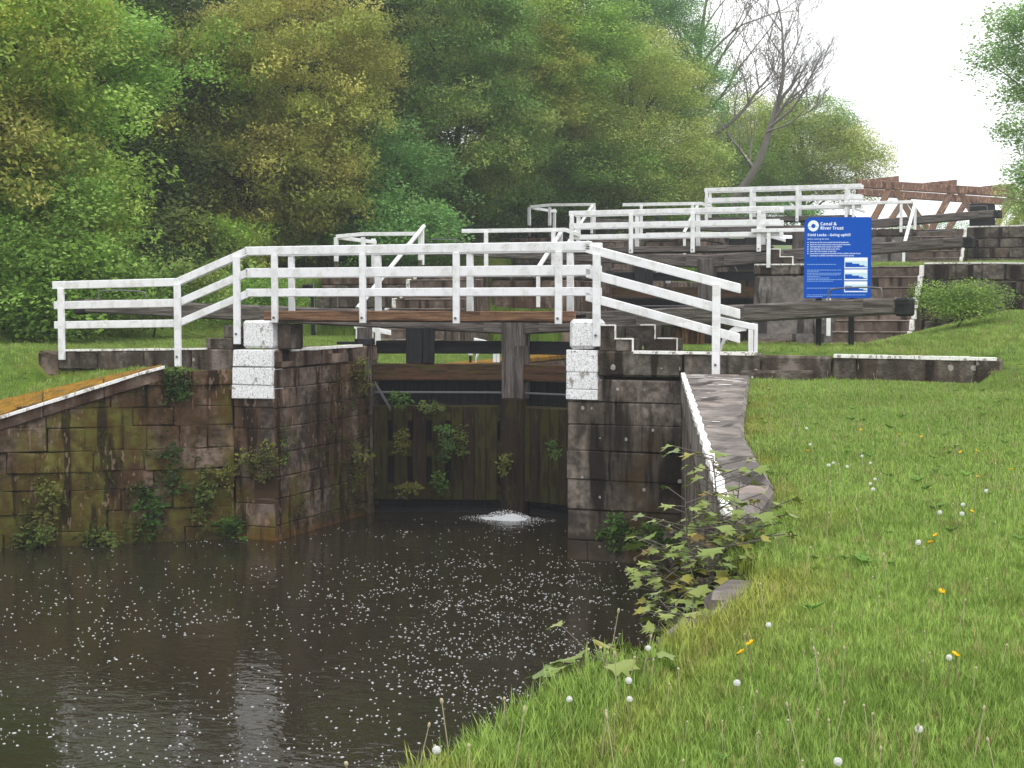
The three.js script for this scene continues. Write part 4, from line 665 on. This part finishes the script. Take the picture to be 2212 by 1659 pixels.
for (const [u, v, d, ru, rv, c, n, lb] of [
  [560, 1000, 23.05, 60, 40, YG, 40, 'mossy green hummock on the left pier wall'], [475, 1030, 23.2, 50, 34, YG, 26, 'yellow green moss cushion spreading below the left pier'], [612, 960, 23.3, 16, 60, G2, 20, 'hanging grassy tuft in the corner right of the left pier'], [770, 1010, 25.45, 28, 60, YG, 34, 'pale green tuft near the gate end of the left lock wall'], [780, 805, 25.6, 24, 34, YG, 26, 'grassy tuft under the coping at the left gate end'],
  [870, 960, 25.95, 22, 36, YG, 20, 'pale weeds growing on the left gate planks'], [962, 955, 25.95, 14, 48, G1, 20, 'green leafy weed on the middle of the left gate leaf'], [958, 1040, 25.95, 16, 24, G1, 12, 'green weed low on the left gate leaf'], [998, 950, 25.95, 12, 40, G2, 14, 'climbing weed with bare stem on the left gate leaf'], [1092, 1003, 25.95, 15, 20, YG, 12, 'round pale green cushion beside the mitre post'], [1198, 970, 25.0, 14, 26, G1, 12, 'bright green weed on the right gate leaf'], [862, 860, 25.95, 22, 18, G1, 14, 'little green plant behind the tie bar of the left gate'], [930, 875, 25.95, 40, 12, G2, 18, 'dry grassy weeds along the top of the left gate planks'], [885, 1055, 25.95, 30, 16, YG, 18, 'yellowish weeds along the lower slots of the left gate'],
  [1330, 1150, 21.2, 48, 40, G1, 60, 'lush green plant at the foot of the right lock wall'], [1410, 1170, 20.6, 44, 34, G3, 40, 'dark green weeds at the waterline beside the right wing wall'], [1395, 1005, 21.3, 36, 62, [.11, .12, .05], 34, 'thin twiggy shrub against the right lock wall'], [1445, 900, 21.2, 18, 60, [.13, .14, .05], 18, 'wispy yellow green sprig high on the right lock wall'], [1300, 950, 21.45, 30, 10, G3, 12, 'small fern on the ledge of the right lock wall']])
  wallPlant('wall_plant', lb, u, v, d, ru * .85, rv * .9, c, Math.round(n * .62), 4200 + u, { s: .8 });
// hanging moss: tiny blades on the damp walls
{ const rng = RNG(4700), m4 = new THREE.Matrix4(), q = new THREE.Quaternion(), g = leafClump(4701, 16, .07, .05, 1, .25), N = 420, im = new THREE.InstancedMesh(g, leafMat, N);
  for (let i = 0; i < N; i++) { let p; if (i < 260) { const t = rng(), x = -3.3 - 6 * t; const z = -(x + 3.2) / 1.302; p = new V3(x + .05, .05 + (wingTop(x) - .3) * Math.pow(rng(), 1.6), z + .06); } else { p = new V3(-2.41, .1 + 2.5 * Math.pow(rng(), 1.2), -3.4 * Math.sqrt(rng())); } m4.compose(p, q.setFromEuler(new THREE.Euler(rng() * 6, rng() * 6, rng() * 6)), new V3(1, 1.3, 1).multiplyScalar(.5 + rng())); im.setMatrixAt(i, m4); const k = .5 + .8 * rng(); im.setColorAt(i, new THREE.Color(.10 * k, .105 * k, .03 * k)); }
  im.name = 'wall_moss'; tag(im, 'small tufts of moss and grass growing all over the damp left walls', 'moss', null, 'stuff'); scene.add(im); }

// sycamore saplings with big lobed leaves, every leaf a part
function lobedLeaf(s) { const sh = new THREE.Shape(), pts = []; const lob = [[0, 1.0], [.14, .62], [.34, .72], [.52, .80], [.42, .5], [.56, .42], [.66, .26], [.40, .16], [.30, .0], [.10, .06], [0, .0]]; for (const [x, y] of lob) pts.push([x, y]); for (let i = lob.length - 2; i > 0; i--) pts.push([-lob[i][0], lob[i][1]]); pts.forEach(([x, y], i) => i ? sh.lineTo(x * s, y * s) : sh.moveTo(x * s, y * s)); const g = new THREE.ShapeGeometry(sh); g.rotateX(-Math.PI / 2); const p = g.attributes.position; for (let i = 0; i < p.count; i++) { const x = p.getX(i), z = p.getZ(i); p.setY(i, Math.abs(x) * .22 - (z * z) / s * .35 + .03 * s * Math.sin(x * 40 / s * .3)); } g.computeVertexNormals(); return g; }
const sycMats = [[.19, .25, .06], [.24, .29, .08], [.27, .25, .045], [.16, .22, .07], [.27, .19, .05], [.11, .16, .04]].map(c => new THREE.MeshPhysicalMaterial({ color: new THREE.Color(...c), side: THREE.DoubleSide, roughness: .7, specularIntensity: .35, transmission: .25, thickness: 0 }));
const sycGeo = [.075, .09, .055].map(lobedLeaf);
function sapling(label, root, stems, seed, mul = 4.2, big = 1) {
  const t = thing('sycamore_sapling', label, 'sapling', [root.x, root.y, root.z]), rng = RNG(seed), gs = [];
  for (let [tip, n] of stems) { const e = tip.clone().sub(root), m = e.clone().multiplyScalar(.5).add(new V3((rng() - .5) * .1, .05, (rng() - .5) * .1)), cv = new THREE.CatmullRomCurve3([new V3(0, 0, 0), m, e]); gs.push(tube([new V3(0, 0, 0), m, e], .009, 8, 5, .003));
    n = Math.round(n * mul); for (let i = 0; i < n; i++) { const f = 1 - .75 * (i / n), p = cv.getPointAt(clamp(f, .05, 1)), side = i % 2 ? 1 : -1, az = rng() * 6.28, ln = .05 + .17 * rng(), tipP = p.clone().add(new V3(Math.cos(az) * ln, .02 + .05 * rng(), Math.sin(az) * ln)); gs.push(tube([p, tipP], .0025, 2, 4)); const lf = part(t, 'leaf', sycGeo[Math.floor(rng() * 3)], sycMats[Math.floor(rng() * rng() * 6)]); lf.position.copy(tipP); lf.rotation.set((rng() - .5) * .6, -az - Math.PI / 2 + (rng() - .5) * .7, (rng() - .5) * .5); const s = (.65 + .5 * rng()) * big; lf.scale.set(s, s, s); } }
  part(t, 'stems', merge(gs), M.twig); return t;
}
sapling('tall sycamore sapling with big lobed leaves at the water edge beside the right wing wall', at(1530, 1440, 7.2), [[at(1540, 985, 7.5), 14], [at(1600, 1020, 7.7), 10], [at(1480, 1080, 7.3), 9], [at(1620, 1120, 7.4), 13], [at(1560, 1180, 7.1), 13], [at(1660, 1100, 7.6), 10], [at(1440, 1180, 7.2), 12], [at(1500, 1260, 7.0), 13], [at(1580, 1300, 6.9), 12], [at(1420, 1230, 7.0), 8]], 5001);
sapling('lower sycamore sapling leaning over the water below the tall one', at(1490, 1500, 6.4), [[at(1440, 1310, 6.5), 9], [at(1500, 1330, 6.4), 9], [at(1540, 1370, 6.3), 6]], 5002, 2.6, .9);
sapling('small sycamore seedling with few broad leaves at the bottom water edge', at(1292, 1570, 5.1), [[at(1258, 1395, 5.2), 3], [at(1262, 1440, 5.2), 5], [at(1270, 1470, 5.1), 2]], 5003, 1.4, 1.4);

// ---------------------------------------------------------------- foam and the leak under the gates
{ const rng = RNG(6001), m4 = new THREE.Matrix4(), q = new THREE.Quaternion(), g = new THREE.SphereGeometry(1, 7, 4); const list = [];
  for (let i = 0; i < 26000 && list.length < 5600; i++) { const u = rng() * 1700 - 50, v = 1120 + rng() * 560; const k = CAM.y / 1; const d = k * FPX / (v - 661); const p = at(u, v, d); if (!inWater(p.x, p.z, -.1) || p.z < -3.3) continue;
    let dens = .48 * fbm(p.x * .9 + 9, p.z * .7, 3, 6002); const cu = u, cv = v; dens += .62 * Math.exp(-Math.pow((cu - 1150) / 330, 2) - Math.pow((cv - 1400) / 190, 2)) + .35 * Math.exp(-Math.pow((cu - 1050) / 300, 2) - Math.pow((cv - 1250) / 60, 2)) + .15 * Math.exp(-Math.pow((cu - 250) / 350, 2) - Math.pow((cv - 1370) / 40, 2)); dens *= sstep(.25, .62, fbm(p.x * 2.2, p.z * 2.2, 3, 6003)) + .2; dens -= .1; if (v < 1215) dens *= .5;
    if (rng() < dens * .58 * d / 15) list.push(p); }
  const im = new THREE.InstancedMesh(g, std({ color: new THREE.Color(.52, .53, .54), roughness: .6 }), list.length);
  list.forEach((p, i) => { const s = .004 + .010 * Math.pow(rng(), 2.2); m4.compose(new V3(p.x, .002, p.z), q.setFromEuler(new THREE.Euler(0, rng() * 6, 0)), new V3(s * (1 + .6 * rng()), .006, s)); im.setMatrixAt(i, m4); });
  im.name = 'foam_flecks'; tag(im, 'white flecks of foam drifting on the dark canal water', 'foam', null, 'stuff'); scene.add(im); }
{ const rng = RNG(6101), t = thing('water_gush', 'white frothing water gushing up from under the nearest gates', 'water splash', [.1, 0, -3.45]);
  const g = new THREE.PlaneGeometry(1.5, .8, 60, 40); g.rotateX(-Math.PI / 2); const p = g.attributes.position; for (let i = 0; i < p.count; i++) { const x = p.getX(i), z = p.getZ(i); const r = Math.exp(-Math.pow((x - .05) / .22, 2) - Math.pow((z + .1) / .22, 2)), r2 = Math.exp(-Math.pow((x + .15) / .42, 2) - Math.pow(z / .2, 2)); p.setY(i, -.026 + .09 * r * (.2 + 1.3 * fbm(x * 6 + 5, z * 11 + 5, 4, 6102)) + .06 * r2 * fbm(x * 9 + 5, z * 22 + 5, 4, 6103) * 1.4); } g.computeVertexNormals(); part(t, 'froth', g, std({ color: new THREE.Color(.62, .64, .66), roughness: .7 }));
  const n = 1400, im = new THREE.InstancedMesh(new THREE.SphereGeometry(1, 6, 4), std({ color: new THREE.Color(.85, .86, .88), roughness: .5 }), n), m4 = new THREE.Matrix4(), q = new THREE.Quaternion(); for (let i = 0; i < n; i++) { const a = rng() * 6.28, r = Math.sqrt(-Math.log(1 - rng() * .98)) * .3, h = Math.max(0, .17 * Math.exp(-r * r * 14) * rng()), s = .0022 + .005 * rng() * rng(); m4.compose(new V3(Math.cos(a) * r * 1.5, h + .005, Math.sin(a) * r * .8), q, new V3(s * 1.4, s, s)); im.setMatrixAt(i, m4); } im.name = 'droplets'; im.userData.kind = 'stuff'; t.add(im); }

// ---------------------------------------------------------------- grass, dandelions
function tuftGeo(seed, n, h, w, R) { const rng = RNG(seed), P = [], Cc = [], U = []; for (let i = 0; i < n; i++) { const a = rng() * 6.28, r = R * Math.sqrt(rng()), x = Math.cos(a) * r, z = Math.sin(a) * r, hh = h * (.5 + .7 * rng()), b = rng() * 6.28, bend = hh * (.15 + .6 * rng()), dx = Math.cos(b), dz = Math.sin(b), px = -dz * w / 2, pz = dx * w / 2; const y1 = hh * .55, x1 = x + dx * bend * .3, z1 = z + dz * bend * .3, x2 = x + dx * bend, z2 = z + dz * bend; const k = .75 + .5 * rng(); const V = [[x - px, -.02, z - pz], [x + px, -.02, z + pz], [x1 - px * .8, y1, z1 - pz * .8], [x1 + px * .8, y1, z1 + pz * .8], [x2, hh, z2]]; for (const q of [0, 1, 3, 0, 3, 2, 2, 3, 4]) { P.push(...V[q]); Cc.push(k, k, k * .9); U.push(0, 0); } } const g = new THREE.BufferGeometry(); g.setAttribute('position', new THREE.Float32BufferAttribute(P, 3)); g.setAttribute('color', new THREE.Float32BufferAttribute(Cc, 3)); g.setAttribute('uv', new THREE.Float32BufferAttribute(U, 2)); g.computeVertexNormals(); return g; }
const grassMat = new THREE.MeshPhysicalMaterial({ vertexColors: true, side: THREE.DoubleSide, roughness: .7, transmission: .25, thickness: 0, specularIntensity: .2 });
function grassField(label, geo, N, sample, seed, colFn, sc = [.6, 1.3]) {
  const rng = RNG(seed), m4 = new THREE.Matrix4(), q = new THREE.Quaternion(), ms = [], cs = [];
  for (let i = 0; i < N; i++) { const r = sample(rng); if (!r) continue; const [x, z, k = 1] = r, s = lerp(sc[0], sc[1], rng()) * k; m4.compose(new V3(x, landH(x, z) - .005, z), q.setFromEuler(new THREE.Euler((rng() - .5) * .3, rng() * 6.28, (rng() - .5) * .3)), new V3(s, s * (.8 + .4 * rng()), s)); ms.push(m4.clone()); cs.push(colFn(x, z, rng)); }
  const im = new THREE.InstancedMesh(geo, grassMat, ms.length); ms.forEach((m, i) => { im.setMatrixAt(i, m); im.setColorAt(i, cs[i]); }); im.name = numbered('grass'); im.receiveShadow = true; tag(im, label, 'grass', null, 'stuff'); scene.add(im); return im;
}
const onRight = (x, z) => z > .05 ? x > edgeR(z) + Math.max(copeW(z) + .02 + .1 * (fbm(x * 3, z * 3, 2, 7) - .3), z > 13.4 && z < 15.3 ? .17 : -.05) && !(z < .35 && x < 5.95) : z < -.45 && x > 3.9;
const gcol = (x, z, rng) => { const a = fbm(x * 1.1 + 3, z * 1.1, 4, 7001), b = fbm(x * .4, z * .4 + 5, 2, 7002), e = z > 0 && x > 0 ? sstep(.7, .1, x - edgeR(z) - copeW(z)) * sstep(.4, .65, fbm(x * 3, z * 1.4, 3, 7003)) : 0; let c = mix3([.200, .300, .068], [.285, .400, .105], clamp(a * 1.5 - .3)); c = mix3(c, [.24, .28, .07], sstep(.55, .75, b) * .3); c = mix3(c, [.34, .27, .06], e * .45); const k = (.85 + .35 * rng()) * (z > 9 ? 1.08 : 1); if (rng() < .06) c = [.32, .26, .13]; return new THREE.Color(c[0] * k, c[1] * k, c[2] * k); };
const tNear = tuftGeo(7101, 20, .046, .0030, .055), tMid = tuftGeo(7102, 18, .046, .0042, .085), tFar = tuftGeo(7103, 14, .085, .009, .16);
grassField('bright mown grass of the near right bank', tNear, 38000, r => { const z = 10 + 8.2 * Math.pow(r(), .6), x = 7.4 + 4.6 * r(); if (!onRight(x, z)) return null; const ed = x - edgeR(z) < .25 ? 1.5 : 1; return [x, z, ed]; }, 7201, gcol);
grassField('mown grass of the right lawn up to the low wall', tMid, 44000, r => { const z = -.1 + 12 * r(), x = 4.2 + 9.5 * r(); return onRight(x, z) ? [x, z] : null; }, 7202, gcol);
grassField('grass rising behind the low right wall', tFar, 16000, r => { const z = -.5 - 13.3 * r(), x = 3.6 + 9 * r(); return onRight(x, z) && (x > 6.2 || z > -11.6) ? [x, z] : null; }, 7203, gcol, [.4, .9]);
grassField('grass of the left bank beside the lock', tFar, 17000, r => { const z = 5.5 - 21 * r(), x = -3.2 - 9.5 * r(); if (z > 0 ? (wingLx(z) - x) * .609 < .1 + lerp(.3, 1.25, clamp((-4.05 - x - .609 * (wingLx(z) - x) * .609) / 2.9)) : (x > -3.15 || (z > -.5 && x > -6.9) || (z < -10.8 && x > -9.2))) return null; return [x, z]; }, 7204, gcol, [.5, 1]);
grassField('rough grass on the upper terraces', tFar, 9000, r => { const z = -15.3 - 13 * r(), s = r() < .5, x = s ? 3.3 + 8 * r() : -3.3 - 7 * r(); return (z < -25.8 && x > 4.2 && x < 6.2) || (z < -25.8 && x < -2.8 && x > -6.7) ? null : [x, z, 1.1]; }, 7205, gcol, [.5, 1.1]);
{ const rng = RNG(7900), gs = []; for (let i = 0; i < 9; i++) { const a = i * 2.4, l = .06 + .05 * rng(), w = l * .3, P = [], tilt = .25 + .5 * rng(); const pr = (f, sd) => [Math.cos(a) * l * f - Math.sin(a) * w * sd, .012 + Math.sin(tilt) * l * f * (1.2 - f * .6), Math.sin(a) * l * f + Math.cos(a) * w * sd]; const q = [pr(0, 0), pr(.35, .5), pr(.6, .8), pr(.7, .45), pr(1, 0), pr(.7, -.45), pr(.6, -.8), pr(.35, -.5)]; for (let k = 1; k < 7; k++) P.push(...q[0], ...q[k], ...q[k + 1]); const g = new THREE.BufferGeometry(); g.setAttribute('position', new THREE.Float32BufferAttribute(P, 3)); g.setAttribute('uv', new THREE.Float32BufferAttribute(new Array(P.length / 3 * 2).fill(0), 2)); g.setAttribute('color', new THREE.Float32BufferAttribute(new Array(P.length).fill(1), 3)); g.computeVertexNormals(); gs.push(g); }
  const g = mergeGeometries(gs), n = 170, im = new THREE.InstancedMesh(g, grassMat, n), m4 = new THREE.Matrix4(), q = new THREE.Quaternion(); let k = 0; while (k < n) { const z = 17.4 * Math.pow(rng(), .7), x = 5 + 6.5 * rng(); if (!onRight(x, z) || (fbm(x * 1.3, z * 1.3, 2, 7901) < .45)) continue; const sc = .3 + .4 * rng(); m4.compose(new V3(x, landH(x, z) + .015, z), q.setFromEuler(new THREE.Euler(0, rng() * 6, 0)), new V3(sc, sc * 1.9, sc)); im.setMatrixAt(k, m4); const b = .7 + .5 * rng(); im.setColorAt(k++, new THREE.Color(.16 * b, .29 * b, .06 * b)); } im.name = 'broad_leaved_weeds'; tag(im, 'dark green rosettes of broad leaved weeds scattered through the right lawn', 'weeds', null, 'stuff'); scene.add(im); }
{ // dandelions
  const pt = (u, v) => { let p = at(u, v, 5); for (let d = 3.5; d < 26; d += .04) { p = at(u, v, d); if (p.y <= landH(p.x, p.z) + .16) break; } return p; };
  const stem = tube([[0, 0, 0], [.01, .08, 0], [.0, .16, .005]], .0028, 4, 5), stemMat = std({ color: new THREE.Color(.22, .2, .1) });
const cg = []; { const rng = RNG(8001); const P = [], U = []; for (let i = 0; i < 190; i++) { const th = Math.acos(1 - 2 * (i + .5) / 190), ph = i * 2.39996, r = .0155 + .005 * rng(); const d = new V3(Math.sin(th) * Math.cos(ph), Math.cos(th), Math.sin(th) * Math.sin(ph)), e = new V3(rng() - .5, rng() - .5, rng() - .5).cross(d).normalize(), f = e.clone().cross(d); const tri = (a, b, c) => { for (const q of [a, b, c]) { P.push(q.x, q.y, q.z); U.push(0, 0); } }; const T = d.clone().multiplyScalar(r), B0 = d.clone().multiplyScalar(.004); tri(B0, T.clone().addScaledVector(e, .0007), T.clone().addScaledVector(e, -.0007)); for (const [x, y] of [[e, f], [f, e]]) tri(T.clone().multiplyScalar(.9), T.clone().addScaledVector(x, .0035).addScaledVector(y, .001), T.clone().addScaledVector(x, .0035).addScaledVector(y, -.001)), tri(T.clone().multiplyScalar(.9), T.clone().addScaledVector(x, -.0035).addScaledVector(y, .001), T.clone().addScaledVector(x, -.0035).addScaledVector(y, -.001)); } const g = new THREE.BufferGeometry(); g.setAttribute('position', new THREE.Float32BufferAttribute(P, 3)); g.setAttribute('uv', new THREE.Float32BufferAttribute(U, 2)); g.computeVertexNormals(); cg.push(g); cg.push(strip(new THREE.SphereGeometry(.0045, 8, 6))); } const clock = mergeGeometries(cg); clock.translate(0, .165, 0);
  const clockMat = std({ color: new THREE.Color(.8, .8, .78), roughness: 1, side: THREE.DoubleSide }), yel = std({ color: new THREE.Color(.75, .45, .01), roughness: .8 });
  const fg = []; for (let k = 0; k < 22; k++) { const a = k * 2.4, r = .008 + .010 * (k / 22); const c = new THREE.ConeGeometry(.005, .016, 4); c.rotateX(1.2); c.translate(0, 0, r); c.rotateY(a); fg.push(strip(c)); } fg.push(strip(new THREE.SphereGeometry(.008, 6, 5))); const flower = mergeGeometries(fg); flower.rotateX(.55); flower.translate(0, .15, 0);
  const mk = (nm, lb, gr, cat, head, mat, hn, list, sc, own) => { const pr = thing(nm, lb, cat, [0, 0, 0], gr); part(pr, 'stem', stem, stemMat); part(pr, hn, head, mat); list.forEach(([u, v], i) => { const p = pt(u, v), y = landH(p.x, p.z); const o = i ? copyOf(pr) : pr; o.userData.label = own[i] || lb; o.position.set(p.x, y - .01, p.z); const s = sc * (.85 + .3 * hash(i, 3, 9)); o.scale.set(s, Math.max(.5, (p.y - y) / .165 + .05), s); if (Math.abs(o.scale.y - s) > .001) { o.scale.y = s; o.position.y = Math.max(y - .03, p.y - .165 * s); } o.rotation.y = hash(i, 1, 2) * 6; }); };
  mk('dandelion_clock', 'small white dandelion clock out on the middle of the right lawn', 'white dandelion clocks in the grass', 'dandelion', clock, clockMat, 'seed_head', [[943, 1620], [1358, 1470], [1660, 1350], [2050, 1420], [1810, 1645], [1592, 1475], [1890, 1035], [1886, 1057], [1790, 1005], [1830, 1008], [1800, 1000], [2030, 1107], [2078, 1110], [1742, 925], [1750, 960], [1862, 985], [1983, 1172], [1985, 1170], [1880, 1000], [1880, 1045], [1625, 815], [2130, 1060], [2080, 1090], [1230, 1510], [1360, 1510], [1400, 1400], [1985, 1575]], .56, { 0: 'white dandelion clock at the bottom water edge, leftmost of all the clocks', 1: 'white dandelion clock behind the seedling, the farther of two beside the water', 2: 'lone white dandelion clock beside the bare edging stones', 3: 'white dandelion clock in the near lawn by a yellow flower', 4: 'nearest white dandelion clock at the very bottom of the lawn', 5: 'lone white dandelion clock in the near grass between water edge and lawn centre', 20: 'farthest white dandelion clock at the stone step of the low right wall', 23: 'white dandelion clock right against the leaves of the bottom seedling', 24: 'white dandelion clock below the seedling, the nearer of two beside the water', 25: 'white dandelion clock at the foot of the lower sycamore sapling', 26: 'white dandelion clock in the bottom right part of the lawn' });
  mk('dandelion_flower', 'small yellow dandelion flower out on the middle of the right lawn', 'yellow dandelion flowers in the grass', 'dandelion', flower, yel, 'petals', [[2065, 1405], [1745, 970], [1860, 925], [1942, 935], [2010, 1165], [2020, 1150], [2110, 970], [2112, 1025], [2075, 972], [1990, 940], [2100, 1100], [2035, 1270], [1620, 1380], [1600, 1400], [2185, 1010]], .68, { 0: 'yellow dandelion flower beside the white clock in the near lawn', 11: 'yellow dandelion flower alone in the right part of the near lawn', 12: 'yellow dandelion flower near the edging stones, the farther of a pair', 13: 'yellow dandelion flower near the edging stones, the nearer of a pair', 14: 'yellow dandelion flower at the right frame edge' });
  const rng = RNG(8100), n = 700, m4 = new THREE.Matrix4(), q = new THREE.Quaternion(), bud = new THREE.SphereGeometry(.0036, 5, 4).scale(1, 1.9, 1), im = new THREE.InstancedMesh(mergeGeometries([strip(bud.clone().translate(0, .13, 0)), strip(tube([[0, 0, 0], [0, .13, 0]], .0013, 1, 3))]), std({ color: new THREE.Color(.42, .36, .24), roughness: 1 }), n); let k = 0; while (k < n) { const ed = k % 40 === 0, z = ed ? 13.5 + 4 * rng() : 17.2 * Math.pow(rng(), .7), x = ed ? edgeR(z) + .5 * rng() * rng() : 5 + 7 * rng(); if (!onRight(x, z)) continue; const s = (.7 + .7 * rng()) * (ed ? 1.35 : 1); m4.compose(new V3(x, landH(x, z), z), q.setFromEuler(new THREE.Euler((rng() - .5) * .5, 0, (rng() - .5) * .5)), new V3(s, s * (.5 + .8 * rng()), s)); im.setMatrixAt(k++, m4); } im.name = 'seed_stalks'; tag(im, 'brown plantain and daisy seed stalks scattered through the lawn', 'weeds', null, 'stuff'); scene.add(im);
}
{ // repeats of a kind share a group
  const G = { footbridge: 'white railed footbridges over the lock gates', lock_gate: 'timber lock gate leaves with balance beams', handrail: 'white sloping handrails beside the lock steps', stone_steps: 'stone steps beside the upper locks', wall_plant: 'plants growing on the lock walls and gates', corner_railing: 'white corner railings beside the left steps', sycamore_sapling: 'sycamore saplings at the water edge', bridge_pier: 'white painted piers under the nearest footbridge', undergrowth: 'undergrowth along the edge of the wood', leafy_tree: 'leafy trees of the wood', oak_tree: 'bronze leaved oaks on the left', woodland_tree: 'dark woodland trees on the slope', bare_tree: 'bare trees against the sky', retaining_wall: 'retaining walls of the upper locks', lock_pier: 'stone piers of the upper locks' };
  for (const o of scene.children) { const k = o.name.replace(/_\d{3}$/, ''); if (G[k] && !o.userData.group) o.userData.group = G[k]; }
}
renderer.render(scene, camera);
